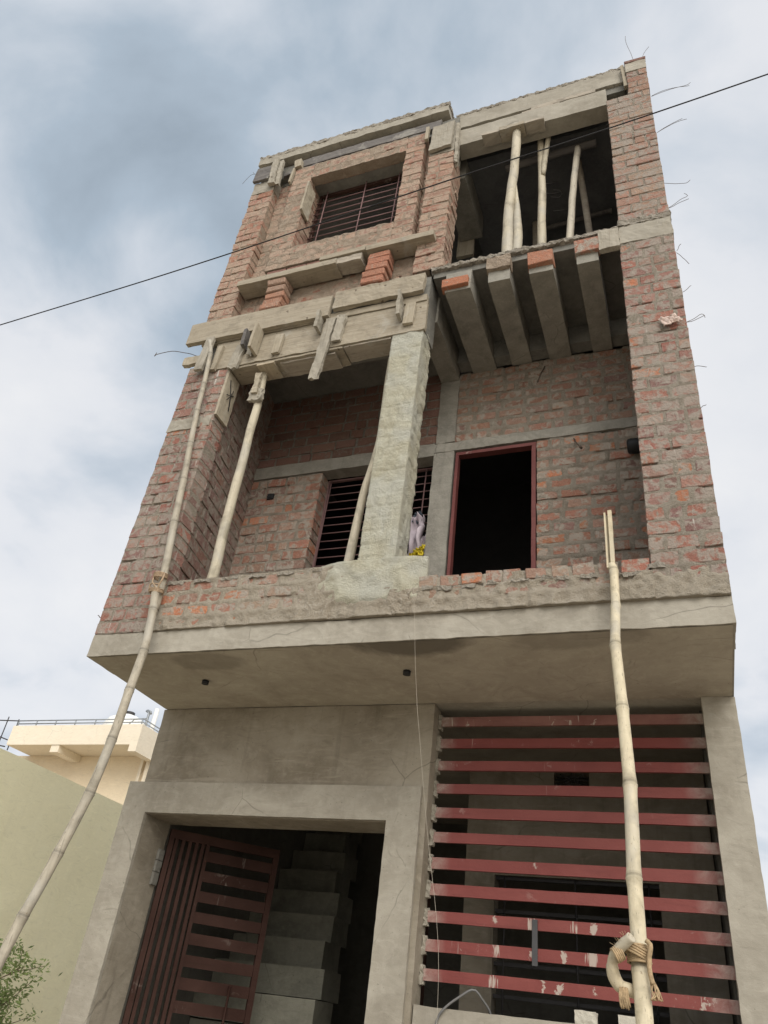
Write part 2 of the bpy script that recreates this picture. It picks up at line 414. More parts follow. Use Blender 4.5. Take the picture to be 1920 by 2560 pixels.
SPOTS = [(2.789, -1.262, .05), (3.023, -1.262, .05), (3.128, -1.262, .04), (2.582, -1.256, .042), (2.792, -1.405, .042), (2.968, -1.403, .038), (3.117, -1.401, .05), (2.586, -1.396, .05),
         (2.579, -1.55, .05), (2.851, -1.55, .045), (2.931, -1.55, .045), (3.116, -1.553, .045), (2.809, -.965, .03), (3.653, -1.55, .04)]
MT = dict(
    brick=brick_mat('worn_brick', .68, mort=(.345, .31, .265)), brick_front=brick_mat('dusty_brick', .84, drip=.8, mort=(.315, .275, .238), dust=(.335, .25, .21)), brick_red=brick_mat('bare_brick', .12, drip=.05),
    brick_dark=brick_mat('dark_brick', .25, mort=(.20, .18, .155), drip=.15, dust=(.22, .17, .14)),  # brick with darker smear and dust colours
    brick_top=brick_mat('pinkish_dusty_brick', .9, mort=(.385, .295, .23), drip=.12, dust=(.42, .32, .255)),
    mortar=mortar_mat('rough_mortar', (.355, .315, .265), (.25, .215, .172), (.46, .43, .375)), mortar_light=mortar_mat('pale_lumpy_mortar', (.44, .39, .32), (.31, .265, .205), (.54, .50, .435), tint=(.39, .345, .28)), mortar_dark=mortar_mat('grey_mortar', (.24, .225, .195), (.17, .155, .135), (.42, .40, .37)),
    mortar_top=mortar_mat('brown_mud_mortar', (.40, .325, .255), (.30, .235, .18), (.48, .41, .34)),
    cement_green=mortar_mat('pale_cement_coat', (.56, .545, .44), (.44, .41, .31), (.64, .635, .54), tint=(.52, .52, .46)),
    conc=concrete_mat('cement_plaster', (.255, .232, .192), (.365, .34, .29), (.41, .385, .335)),
    conc_wall=concrete_mat('stained_cement_plaster', (.20, .172, .132), (.335, .302, .247), (.38, .35, .30), sc_=1.7, streak=.5),
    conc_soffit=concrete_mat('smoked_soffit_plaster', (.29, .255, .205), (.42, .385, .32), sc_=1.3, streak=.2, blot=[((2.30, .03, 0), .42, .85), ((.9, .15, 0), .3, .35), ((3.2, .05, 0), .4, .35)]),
    conc_dark=concrete_mat('grey_cast_concrete', (.13, .127, .115), (.21, .203, .182), (.27, .26, .235), sc_=5, bd=.004),
    conc_rib=concrete_mat('form_marked_concrete', (.21, .20, .175), (.30, .285, .25), (.38, .36, .32), sc_=6, bd=.004, streak=.4),
    conc_rough=mortar_mat('broken_aggregate_concrete', (.42, .385, .33), (.28, .25, .21), (.54, .51, .46)),
    wood_x=wood_mat('form_plank', (.275, .237, .18), (.365, .323, .256), 'x', dk=.7), wood_z=wood_mat('form_cleat', (.31, .27, .205), (.40, .355, .28), 'z'),
    wood_grey=wood_mat('weathered_plank', (.275, .25, .205), (.37, .34, .285), 'z', dk=.7), wood_greyx=wood_mat('weathered_ledger', (.30, .265, .22), (.42, .375, .31), 'x', dk=.7),
    wood_dark=wood_mat('dark_oiled_plank', (.10, .095, .095), (.19, .175, .165), 'x'), wood_y=wood_mat('joist_plank', (.36, .31, .23), (.48, .41, .31), 'y'),
    prop=pole_mat('peeled_timber', (.44, .395, .30), (.56, .51, .405)), bamboo=pole_mat('yellow_bamboo', (.50, .44, .315), (.61, .545, .41), nodes=True),
    bamboo_grey=pole_mat('grey_bamboo', (.33, .30, .245), (.44, .40, .33), nodes=True), grey_timber=pole_mat('greyed_timber', (.46, .42, .345), (.60, .55, .455)),
    red=paint_mat('red_oxide_paint', (.180, .043, .038), (.215, .058, .051), .5, ends=.6, spots=SPOTS), red_dull=paint_mat('weathered_red_oxide', (.20, .085, .075), (.29, .15, .13), 1.0, .7, ends=.8), frame_red=paint_mat('dull_frame_red', (.13, .038, .036), (.17, .055, .05), .5, .6),
    maroon=paint_mat('dark_maroon_paint', (.036, .0165, .0125), (.056, .028, .022), .2, .7, spec=.15), bar=plain('primer_red_bar', (.20, .12, .12), .6),
    iron=plain('black_iron', (.05, .048, .05), .6), steel=plain('galvanised_steel', (.30, .32, .34), .5, metal=.4), wire=plain('rusty_wire', (.10, .075, .06), .7),
    cable=plain('black_cable', (.018, .018, .02), .6), rubber=plain('black_pipe', (.02, .021, .023), .5),
    rope=plain('jute_rope', (.38, .28, .17), .95, .3, 60), ropegrey=plain('brown_rope', (.34, .25, .17), .95, .3, 60),
    cream=concrete_mat('pale_yellow_wash', (.84, .785, .545), (.87, .82, .585), (.88, .84, .62), sc_=.6, bd=.002, streak=.1, crk=0),
    peach=concrete_mat('peach_paint', (.74, .62, .45), (.79, .68, .51), (.80, .70, .54), sc_=.5, bd=.001, streak=.05),
    peachlite=concrete_mat('cream_paint', (.78, .69, .55), (.82, .74, .61), (.84, .77, .65), sc_=.5, bd=.001, streak=.05),
    white=plain('white_plastic', (.78, .78, .76), .5, .04), lilac=plain('lilac_cloth', (.52, .46, .51), .95, .2, 9), yellow=plain('yellow_plastic', (.75, .60, .05), .6, .15, 30),
    pink=plain('faded_pink_rag', (.62, .50, .45), .95, .15, 30), darkcloth=plain('slate_cloth', (.10, .12, .15), .95), thread=plain('dull_thread', (.42, .38, .32), .9),
    ground=concrete_mat('dusty_earth', (.36, .31, .24), (.46, .405, .325), (.50, .45, .37), sc_=.5, bd=.02, rough=1), chalk=plain('chalk', (.35, .35, .36), 1),
    room_shade=plain('shade_black_plaster', (.03, .03, .032), .95), dark_form=concrete_mat('oiled_form_soffit', (.095, .098, .105), (.15, .152, .155), (.20, .20, .20), sc_=3), stair=concrete_mat('bare_stair_concrete', (.13, .127, .103), (.205, .20, .163), (.235, .23, .185), sc_=4), hose=plain('grey_hose', (.15, .15, .15), .6), dark_steel=plain('dark_steel', (.07, .07, .075), .6), interior=concrete_mat('unlit_room_plaster', (.085, .082, .072), (.13, .125, .11), (.16, .155, .135), sc_=2), block=concrete_mat('cement_block', (.42, .40, .34), (.52, .49, .43), sc_=8, bd=.006),  # near-black room plaster carries the unlit darkness in its colour
)

# brick colour palettes (albedo of each brick)
def pal(*opts):
    tot = sum(w for w, _ in opts)
    def f(rg, u, v):
        x = rg.uniform(0, tot)
        for w, c in opts:
            x -= w
            if x <= 0: break
        k = rg.uniform(.82, 1.18); return (c[0]*k, c[1]*k*rg.uniform(.94, 1.06), c[2]*k)
    return f
RED, ORG, DUST, PUR, TAN = (.33, .135, .088), (.46, .165, .075), (.335, .20, .15), (.235, .135, .115), (.36, .25, .185)
P_FRONT = pal((4, (.31, .155, .125)), (4, (.25, .13, .115)), (3, (.34, .22, .18)), (2.2, (.32, .115, .085)), (.4, ORG), (1.2, (.18, .095, .088)))
P_RED = pal((3, RED), (4, ORG), (1, DUST))
P_BACK = pal((4, RED), (3, DUST), (2, PUR), (1, ORG))
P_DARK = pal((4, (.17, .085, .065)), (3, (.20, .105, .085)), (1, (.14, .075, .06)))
P_TOP = pal((4, (.37, .215, .16)), (4, (.34, .175, .13)), (2, (.39, .265, .20)), (1.2, RED), (1, (.24, .13, .10)))
P_PUR = pal((5, (.22, .13, .12)), (3, (.25, .15, .13)), (1, (.28, .14, .11)))

# ------------------------------------------------------------------ ground
g = MB()
S = 400
g.add([(-S, -S, GZ), (S, -S, GZ), (S, S, GZ), (-S, S, GZ)], [(0, 1, 2, 3)])
tag(build('ground', g, MT['ground']), 'bare dusty earth in front of the unfinished house', 'ground', kind='structure')

# ------------------------------------------------------------------ the unfinished house
HB = (2, .6, GZ)
house = thing('unfinished_house', HB, 'tall narrow unfinished brick and concrete house with cantilevered balconies', 'house')
YW = .93
def part(name, m, fill, label=None, parent=None):
    mb = MB(); fill(mb); o = build(name, mb, MT[m], parent or house)
    if label: o['label'] = label
    return o
def bricks(name, bm, mm, fill, label=None, parent=None):
    """one wall part (bricks) with its mortar as a sub-part"""
    B, M = MB(), MB(); fill(B, M)
    o = build(name, B, MT[bm], parent or house)
    if label: o['label'] = label
    if M.v: build('mortar', M, MT[mm], o)
    return o

# --- ground floor
def f(mb): nbox(mb, (.0, .95, GZ), (.10, 1.25, -.006)); nbox(mb, (.10, .95, -.77), (1.915, 1.25, -.006), .09, .003, 4); nbox(mb, (1.915, .95, GZ), (2.16, 1.10, -.006), .09, .003, 4)
part('plastered_wall', 'conc_wall', f)
def f(mb):
    nbox(mb, (-.10, .92, GZ), (.102, .947, -.555), .045, .0025, 14); nbox(mb, (.102, .92, -.765), (1.912, .947, -.555), .045, .0025, 14)
    nbox(mb, (1.912, .92, GZ), (2.125, .947, -.555), .045, .0025, 14)
part('door_surround', 'conc', f)
part('corner_pillar', 'conc', lambda mb: nbox(mb, (3.815, .93, GZ), (4.0, 1.16, -.006), .045, .0035, 12))
part('low_wall', 'conc', lambda mb: nbox(mb, (2.165, .97, GZ), (3.812, 1.06, -1.705), .06, .004, 7))
# shell: side walls, rear wall, partitions, floors
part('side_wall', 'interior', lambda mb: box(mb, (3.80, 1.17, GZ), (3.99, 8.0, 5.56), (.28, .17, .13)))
part('side_wall', 'brick_front', lambda mb: box(mb, (3.80, .225, .155), (3.985, 1.168, 3.20), (.27, .16, .13)))
part('side_wall', 'brick_front', lambda mb: box(mb, (3.80, .225, 3.35), (3.985, 1.168, 5.55), (.27, .16, .13)))
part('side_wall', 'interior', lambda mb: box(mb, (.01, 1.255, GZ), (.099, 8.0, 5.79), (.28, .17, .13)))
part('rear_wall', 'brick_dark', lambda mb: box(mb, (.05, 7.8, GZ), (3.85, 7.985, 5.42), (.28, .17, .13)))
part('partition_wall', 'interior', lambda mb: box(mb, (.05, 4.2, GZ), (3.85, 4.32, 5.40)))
# porch behind the grille
def f(mb):
    y0, y1 = 2.2, 2.34
    box(mb, (2.08, y0, GZ), (2.30, y1, -.002)); box(mb, (3.43, y0, GZ), (3.79, y1, -.002)); box(mb, (2.30, y0, -.81), (3.43, y1, -.185))
    box(mb, (2.30, y0, -.06), (3.43, y1, -.002)); box(mb, (2.30, y0, -.185), (2.735, y1, -.06)); box(mb, (2.995, y0, -.185), (3.43, y1, -.06)); box(mb, (2.30, y0, GZ), (3.43, y1, -2.0))
part('porch_wall', 'conc_wall', f)
def f(mb):
    for a in range(8):
        th = math.pi*a/8*2; tube(mb, [(2.865, 2.22, -.122), (2.865+.125*math.cos(th), 2.22, -.122+.06*math.sin(th))], .004, 6)
    for z in (-.15, -.10): tube(mb, [(2.735, 2.222, z), (2.995, 2.222, z)], .003, 6)
    tube(mb, [(2.865+.05*math.cos(q*.4), 2.22, -.122+.03*math.sin(q*.4)) for q in range(17)], .003, 5)
part('vent_grille', 'iron', f)
wn_ = part('porch_window', 'iron', lambda mb: [box(mb, (2.302, 2.24, z-.012), (3.428, 2.262, z+.012)) for z in (-.822, -1.04, -1.365, -1.555, -1.99)])
for x in (2.37, 2.87, 3.36):
    part('bar', 'iron', lambda mb: tube(mb, [(x, 2.23, -1.99), (x, 2.23, -.812)], .007, 6), parent=wn_)
# steel grille of flat bars
gr = bpy.data.objects.new('front_grille', None); COL.objects.link(gr); gr.parent = house; gr.location = Vector((2.98, 1.07, -1.5))-wloc(house)
for i in range(11):
    z = -.088-.1465*i
    dz = rng.uniform(-.003, .003)
    def f(mb): nbox(mb, (2.135, 1.062, z-.031+dz), (3.83, 1.084, z+.031), .07, .0015, 5)
    part('bar', 'red_dull' if i == 0 else 'red', f, 'top grille bar with its red paint worn pale' if i == 0 else None, gr)
part('joining_strip', 'dark_steel', lambda mb: nbox(mb, (2.795, 1.052, -1.46), (2.825, 1.060, -1.235), .03, .001, 9), parent=gr)
def f(mb):
    for i in range(11):
        z = -.088-.1465*i
        nbox(mb, (2.161, 1.05, z-.05), (2.182, 1.099, z+.045), .012, .009, 40)
part('mortar_dab', 'conc', f)
# stairs
for i in range(9):
    z = -1.9+.2*i; y = 2.05+.2*i; xr = 1.09-.08*i + (0, .03, -.01, .03, .04, -.02, .03, .0, .04)[i]
    part('stair_step', 'stair', lambda mb: nbox(mb, (.105, y, z), (xr, y+.32, z+.19), .08, .004, 6))
part('stair_base', 'stair', lambda mb: [box(mb, (.105, 2.07+.2*i, GZ), (1.08-.085*i, 2.25+.2*i, -1.91+.2*i)) for i in range(9)])

# door leaf of steel slats, hinged at the left jamb and standing open inwards
hx, hy = .125, 1.245
leaf = bpy.data.objects.new('steel_door', None); COL.objects.link(leaf); leaf.parent = house; leaf.location = Vector((hx, hy, -3.3))-wloc(house)
ca, sa = math.cos(R(43)), math.sin(R(43))
def lf(u, z, d): return (hx+ca*u+sa*d, hy+sa*u-ca*d, z)
def lbox(mb, u0, u1, z0, z1, d0, d1): 
    n0 = len(mb.v); box(mb, (u0, z0, d0), (u1, z1, d1)); mb.v[n0:] = [lf(*p) for p in mb.v[n0:]]
T, BZ = -.80, -3.3
def f(mb):
    lbox(mb, 0, .035, BZ, T, -.02, .02); lbox(mb, .79, .83, BZ, T, -.02, .02); lbox(mb, .035, .79, T-.06, T, -.02, .02); lbox(mb, .035, .79, BZ, BZ+.05, -.02, .02); lbox(mb, .275, .30, BZ+.05, T-.06, -.018, .018)
part('frame', 'maroon', f, parent=leaf)
for u in (.055, .105, .155, .205, .25):
    part('upright_slat', 'maroon', lambda mb: lbox(mb, u-.012, u+.012, BZ+.05, T-.06, -.011, .016), parent=leaf)
for k in range(17):
    z = T-.135-.132*k
    if z < BZ+.15: break
    part('slat', 'maroon', lambda mb: lbox(mb, .301, .789, z-.035, z+.035, -.012, .012), parent=leaf)
part('handle', 'maroon', lambda mb: tube(mb, [lf(.64, -1.72, .03), lf(.64, -1.70, .05), lf(.64, -2.05, .05), lf(.64, -2.07, .03)], .009, 8), parent=leaf)
for z, h in ((-1.02, .07), (-1.095, .07), (-1.18, .08)): part('hinge', 'conc_dark', lambda mb: nbox(mb, (.104, 1.175, z), (.124, 1.235, z+h), .02, .002, 30), parent=leaf)
# second leaf, folded back edge-on behind the right jamb
leaf2 = bpy.data.objects.new('steel_door', None); COL.objects.link(leaf2); leaf2.parent = house; leaf2.location = Vector((1.90, 1.26, -3.3))-wloc(house)
part('frame', 'maroon', lambda mb: box(mb, (1.885, 1.14, BZ), (1.909, 1.95, T-.06)), parent=leaf2)
part('handle', 'maroon', lambda mb: tube(mb, [(1.88, 1.2, -1.72), (1.855, 1.2, -1.72), (1.855, 1.2, -2.0), (1.88, 1.2, -2.0)], .008, 8), parent=leaf2)

# --- first floor slab
def f(mb):
    def fn(p):
        return (p.x, p.y, p.z + (.012*nz((p.x*1.3, 2, 0)) if p.z > .1 else 0))
    nbox(mb, (0, 0, 0), (4.0, .30, .155), .03, .0035, 13, fn=fn); box(mb, (.004, .30, .003), (3.996, 7.99, .148))
part('balcony_slab', 'conc', f)
def f(mb):
    mb.add([(.012, .012, -.004), (3.985, .012, -.004), (3.985, .945, -.004), (.012, .945, -.004)], [(0, 3, 2, 1)])
part('balcony_soffit', 'conc_soffit', f)
for x, y in ((.67, .446), (2.144, .41)): part('soffit_hole', 'rubber', lambda mb: tube(mb, [(x, y, -.03), (x, y, -.0065)], .024, 14))

# --- parapet
def top_l(u): return .52 + .018*fbm(u*6, 3) - (.03 if u > 1.55 else 0)
def f(B, M):
    brickwork(B, M, front(.0), .40, 2.2, .155, .535, .095, .2, .024, mean=.002, joint=.003, amp=.010, pal=pal((3, DUST), (3, TAN), (3, ORG), (2, RED)), depth=.19, cell=.011, nfr=17, proud=.004,
              cap=lambda u, v: .014*max(0, (.30-v)/.15)+(.010 if u > 1.3 else 0)*max(0, min(1, (u-1.3)*3)))
    nbox(B, (.41, .01, .16), (2.19, .19, .50), .1, .004, 5, (.30, .24, .19))
bricks('parapet', 'brick', 'mortar_light', f)
def f(B, M):
    brickwork(B, M, front(.0), 2.2, 3.64, .155, .335, .09, .2, .024, mean=.008, joint=.003, amp=.013, pal=pal((3, DUST), (3, PUR), (1, RED)), depth=.19, cell=.011, nfr=16,
              cap=lambda u, v: .016*max(0, (.28-v)/.12))
    nbox(B, (2.2, .01, .16), (3.63, .19, .33), .1, .004, 5, (.30, .24, .19))
    x = 2.2
    while x < 3.50:                                    # row of headers on top
        w = rng.uniform(.092, .12); c = rng.choice([RED, ORG, DUST, TAN, DUST])
        if x > 3.38: c = (.40, .125, .085)
        if x > 3.38: w = .155
        cbox(B, x, x+w, .335, .415+rng.uniform(-.012, .012), -.19, rng.uniform(-.004, .012), front(0), col=c, jit=.006); x += w+rng.uniform(.008, .03)
    sheet(M, front(0), 2.2, 3.46, .333, .40, .011, lambda u, v: -.004+.009*fbm(u*16, v*16, 4), back=-.15)
bricks('parapet', 'brick', 'mortar_light', f)
for x, z, w, h in ([(2.30+.135*i+rng.uniform(0, .04), .31+rng.uniform(-.01, .015), rng.uniform(.05, .10), .025) for i in range(9)] + [(.5+.21*i, .505, .12, .02) for i in range(7)] + [(3.48, .30, .10, .03), (3.62, .345, .08, .03)]):
    part('mortar_lump', 'conc_rough', lambda mb: nbox(mb, (x, -.012, z), (x+w, .10, z+h), .015, .014, 30, seed=x))

# --- left pier of the first floor, and the side wall going back from it
def f(B, M):
    brickwork(B, M, front(0), -.005, .415, .155, 2.72, .1, .2, .016, mean=-.002, joint=-.003, amp=.007, pal=P_FRONT, depth=.17, cell=.012)
    mp, L = slant((.415, .0), (.275, .94))
    brickwork(B, M, mp, .175, L, .155, 3.2, .1, .2, .016, mean=-.004, joint=-.001, amp=.004, pal=P_PUR, depth=.12, cell=.016)
    brickwork(None if False else B, M, mp, .004, .172, .155, 2.72, .1, .2, .016, mean=-.003, joint=-.003, amp=.006, pal=P_FRONT, depth=.1, cell=.012)
    box(B, (.005, .175, .155), (.26, .93, 3.2), (.25, .15, .12))
bricks('left_pier', 'brick_front', 'mortar', f)
part('pier_band', 'conc', lambda mb: nbox(mb, (-.004, -.008, 1.98), (.40, .12, 2.10), .03, .008, 14))
# --- right pier, full height
def f(B, M):
    brickwork(B, M, front(0), 3.63, 4.0, .155, 3.14, .1, .2, .016, mean=.000, joint=-.003, amp=.008, pal=lambda rg, u, v: P_RED(rg, u, v) if (u < 3.72 and rg.random() < .5) else P_FRONT(rg, u, v), depth=.22, cell=.012)
bricks('right_pier', 'brick_front', 'mortar', f)
def f(B, M):
    brickwork(B, M, front(0), 3.64, 4.0, 3.40, 5.22, .1, .2, .014, mean=-.003, joint=-.004, amp=.006, pal=pal((4, DUST), (3, (.37, .20, .15)), (2, TAN), (1.3, RED)), depth=.22, cell=.013)
bricks('right_pier', 'brick_front', 'mortar', f)
def f(B, M):
    brickwork(B, M, front(0), 3.83, 4.005, 5.22, 5.60, .1, .2, .014, mean=-.003, joint=-.004, amp=.006, pal=P_TOP, depth=.2, cell=.013, jit=.007)
bricks('right_pier', 'brick_front', 'mortar', f)
part('cap_brick', 'brick_dark', lambda mb: cbox(mb, 3.83, 4.01, 5.755, 5.80, -.2, .008, front(0), col=(.20, .10, .085), jit=.006))
part('pier_band', 'conc', lambda mb: nbox(mb, (3.632, -.006, 3.14), (4.004, .2, 3.345), .03, .007, 12))
part('pier_head', 'conc', lambda mb: nbox(mb, (3.828, -.004, 5.60), (4.008, .2, 5.75), .03, .006, 12))
part('broken_edge', 'conc_rough', lambda mb: nbox(mb, (3.63, -.012, 3.345), (4.003, .18, 3.40), .014, .014, 26))
part('mortar_lump', 'mortar_light', lambda mb: nbox(mb, (2.14, -.024, .16), (2.28, .1, .325), .014, .011, 26, seed=3))
part('pier_base', 'mortar_light', lambda mb: sheet(mb, front(0), 3.46, 4.0, .155, .36, .011, lambda u, v: .008-.03*max(0, 1-(u-3.46)/.1)+.018*fbm(u*15, v*15, 8)+.016*max(0, (.28-v)/.12)-.03*max(0, (v-.30)/.06+.7*nz((u*9, 1, 1))), back=-.1))
# --- middle column with a thick rough cement coat
def hcol(u, v):
    k = v/.098; fr = k-math.floor(k); row = math.floor(k)
    gr_ = max(0, 1-abs(fr-.5)*2*1.0); gr_ = -.010*max(0, 1-min(fr, 1-fr)/.10)
    q = u/.075+(.5 if row % 2 else 0); fq = q-math.floor(q)
    gv = -.006*max(0, 1-min(fq, 1-fq)/.12) if v < 1.95 and nz((u*3, v*2, 5)) > -.15 else 0
    return .004+gr_*(.5+.5*nz((u*5, row*3.3, 1)))+gv+.006*nz((row*5.1, 3, math.floor(q)*3.7))+.008*fbm(u*13, v*13, 2)
def f(mb):
    sheet(mb, front(.0), 1.895, 2.145, .42, 2.66, .0105, hcol, back=-.02)
    sheet(mb, sidex(2.138), .004, .205, .36, 3.0, .012, lambda u, v: hcol(u, v)*1.1, back=-.02)
    nbox(mb, (1.90, .012, .42), (2.13, .20, 2.98), .06, .003, 8)
part('cement_column', 'cement_green', f, 'brick column under a rough pale green cement coat')
part('column_foot', 'cement_green', lambda mb: sheet(mb, front(0), 1.64, 2.36, .205, .555, .0105, lambda u, v: .024+.012*fbm(u*12, v*12, 3)-.05*max(0, abs(u-1.99)/.30-.55-.45*nz((u*6, v*6, 1))-.5*(v-.3))-.06*max(0, (.29-v)/.1+.3*nz((u*8, 2, 2))), back=-.03))
# --- back wall of the first-floor balcony
def f(B, M):
    brickwork(B, M, front(YW), .26, .965, .155, 2.13, .099, .19, .020, mean=-.002, joint=.001, amp=.006, pal=pal((4, RED), (4, DUST), (2, PUR), (1, ORG)), depth=.11, cell=.013)
    mp = sidex(.968); brickwork(B, M, mp, YW+.002, YW+.16, .155, 2.13, .099, .2, .016, mean=-.004, amp=.004, pal=P_BACK, depth=.1, cell=.02)
    brickwork(B, M, front(YW), .965, 1.99, .155, 1.15, .099, .19, .020, mean=0, joint=.002, amp=.006, pal=P_BACK, depth=.11, cell=.016)
bricks('back_wall', 'brick', 'mortar', f)
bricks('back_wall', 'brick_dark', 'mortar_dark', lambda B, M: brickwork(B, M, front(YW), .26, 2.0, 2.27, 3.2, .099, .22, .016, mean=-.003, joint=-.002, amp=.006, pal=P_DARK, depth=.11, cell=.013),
       'dark brickwork above the lintel')
def f(B, M):
    kw = dict(mort=.028, joint=.002, depth=.11, cell=.011, nfr=17)
    brickwork(B, M, front(YW), 2.842, 3.80, .155, 2.16, .099, .20, mean=.0015, amp=.007, pal=P_BACK, **kw)
bricks('back_wall', 'brick', 'mortar', f)
def f(B, M):
    kw = dict(mort=.028, joint=.002, depth=.11, cell=.011, nfr=17)
    brickwork(B, M, front(YW), 2.16, 3.80, 2.25, 3.05, .099, .20, mean=.0005, amp=.006, pal=pal((4, (.30, .145, .10)), (4, DUST), (2, PUR)), **kw)
bricks('back_wall', 'brick', 'mortar', f)
part('lintel_band', 'conc_rib', lambda mb: (nbox(mb, (.265, YW-.012, 2.135), (1.99, YW+.12, 2.268), .05, .004, 10), nbox(mb, (1.99, YW-.014, 2.16), (3.80, YW+.1, 2.252), .03, .006, 12)))
def f(mb):
    nbox(mb, (1.99, YW-.010, .155), (2.165, YW+.15, 2.158), .05, .004, 8); nbox(mb, (2.0, YW-.016, 2.254), (2.165, YW+.1, 2.99), .04, .008, 10)
part('wall_column', 'conc_rib', f)
part('wall_hole', 'rubber', lambda mb: nbox(mb, (.465, YW-.0105, 1.90), (.53, YW+.02, 1.955), .01, .006, 40))
# window and door
win = part('window', 'bar', lambda mb: [box(mb, (a, 1.06, b), (c, 1.085, d)) for a, b, c, d in ((.97, 1.15, .985, 2.13), (1.972, 1.15, 1.988, 2.13), (.985, 1.15, 1.972, 1.165), (.985, 2.115, 1.972, 2.13))])
for i in range(11): part('bar', 'bar', lambda mb: tube(mb, [(.94, 1.066, 1.245+.0805*i), (1.30, 1.066+.004, 1.245+.0805*i+rng.uniform(-.004, .004)), (1.98, 1.066, 1.245+.0805*i)], .0052, 6), parent=win)
for x in (1.0, 1.45, 1.885): part('bar', 'bar', lambda mb: tube(mb, [(x-.01, 1.055, 1.16), (x+.004, 1.055, 2.12)], .006, 6), parent=win)
part('door_frame', 'frame_red', lambda mb: (nbox(mb, (2.180, YW-.006, .155), (2.204, YW+.055, 2.108), .06, .002, 8), nbox(mb, (2.804, YW-.006, .155), (2.836, YW+.055, 2.108), .06, .002, 8), nbox(mb, (2.180, YW-.006, 2.11), (2.836, YW+.055, 2.14), .06, .002, 8)))
part('tie_rod', 'wire', lambda mb: tube(mb, [(2.915, YW+.01, 2.99), (2.89, YW-.05, 2.85), (2.868, YW-.1, 2.70)], .006, 6))
part('tie_rod', 'wire', lambda mb: (tube(mb, [(3.128, YW+.01, 2.143), (3.16, YW-.06, 2.02), (3.195, YW-.12, 1.93)], .005, 6), tube(mb, [(3.19, YW-.115, 1.94), (3.20, YW-.125, 1.915)], .011, 6)))
part('drain_pipe', 'rubber', lambda mb: tube(mb, [(3.525, .86, 1.915), (3.535, .86, 1.915), (3.56, .86, 1.915), (3.82, .86, 1.915)], [.045, .056, .058, .058], 16))
# first-floor rooms behind
part('partition_wall', 'room_shade', lambda mb: (box(mb, (.05, 2.6, .14), (3.85, 2.7, 3.30)), None))  # room darkness put into the wall colour

# --- second floor: front beam, floor, ribs
part('floor_beam', 'conc_dark', lambda mb: nbox(mb, (.10, .03, 2.63), (2.15, .22, 3.30), .07, .004, 7))
part('floor_beam', 'conc_rib', lambda mb: nbox(mb, (2.0, .225, 2.96), (2.165, YW-.02, 3.26), .06, .004, 7))
part('room_ceiling', 'room_shade', lambda mb: box(mb, (.29, 1.06, 3.04), (3.79, 2.59, 3.095)))  # ceiling coloured near-black for the same room darkness
def f(mb):
    box(mb, (.005, .225, 3.10), (1.998, 7.79, 3.35)); box(mb, (2.168, .03, 3.26), (3.80, 7.79, 3.345))
part('floor_slab', 'conc_dark', f)
part('slab_edge', 'conc_rough', lambda mb: nbox(mb, (2.15, -.005, 3.325), (3.64, .14, 3.362), .013, .013, 28))
for a, b in ((2.285, 2.495), (2.635, 2.805), (2.955, 3.14), (3.315, 3.475)):
    part('rib', 'conc_rib', lambda mb: nbox(mb, (a, .012, 3.035+rng.uniform(-.006, .006)), (b, YW-.005, 3.258), .06, .004, 9))
part('end_brick', 'brick_red', lambda mb: cbox(mb, 2.262, 2.478, 3.055, 3.15, -.05, .03, front(0), col=(.46, .15, .07), jit=.006))
part('end_stone', 'mortar_top', lambda mb: nbox(mb, (2.625, -.022, 3.16), (2.815, .06, 3.30), .02, .008, 25))
part('end_brick', 'brick_red', lambda mb: cbox(mb, 2.948, 3.145, 3.10, 3.245, -.05, .026, front(0), col=(.42, .16, .09), jit=.01))
part('end_brick', 'brick', lambda mb: cbox(mb, 3.305, 3.485, 3.13, 3.27, -.05, .022, front(0), col=(.38, .15, .10), jit=.008))
part('back_rib', 'conc_dark', lambda mb: nbox(mb, (2.17, YW-.12, 3.06), (3.79, YW-.003, 3.258), .08, .004, 6))

# --- top storey, left block
def f(B, M):
    kw = dict(pal=P_TOP, cell=.013)
    brickwork(B, M, front(0), -.012, .25, 3.25, 5.30, .1, .2, .014, mean=-.004, joint=-.006, amp=.006, depth=.14, jit=.008, **kw)
    brickwork(B, M, sidex(.25), .002, .13, 3.25, 5.30, .1, .2, .014, mean=-.004, joint=-.005, amp=.005, depth=.1, jit=.006, **kw)
    brickwork(B, M, front(.11), .25, .66, 3.25, 5.6, .1, .2, .012, mean=.003, joint=-.002, amp=.008, depth=.1, **kw)         # recess beside the window
    brickwork(B, M, front(.11), .66, 2.0, 3.25, 4.0, .1, .2, .012, mean=.008, joint=0, amp=.008, depth=.1, **kw)            # panel under the sill
    brickwork(B, M, front(.11), 1.9, 2.0, 4.0, 5.55, .1, .2, .012, mean=.004, joint=0, amp=.008, depth=.1, **kw)
    brickwork(B, M, front(0), 1.985, 2.235, 3.36, 5.10, .1, .2, .014, mean=-.003, joint=-.005, amp=.007, depth=.22, jit=.008, **kw)  # toothed right end
    brickwork(B, M, sidex(2.235), .004, .22, 3.36, 5.10, .1, .16, .02, mean=-.018, joint=-.02, amp=.010, proud=.02, depth=.12, jit=.012, **kw)
    brickwork(B, M, sidex(1.985-.10), .0, .0+.1, 3.36, 3.37, .1, .2, .014, depth=.02, **kw)
bricks('upper_wall', 'brick_top', 'mortar_top', f)
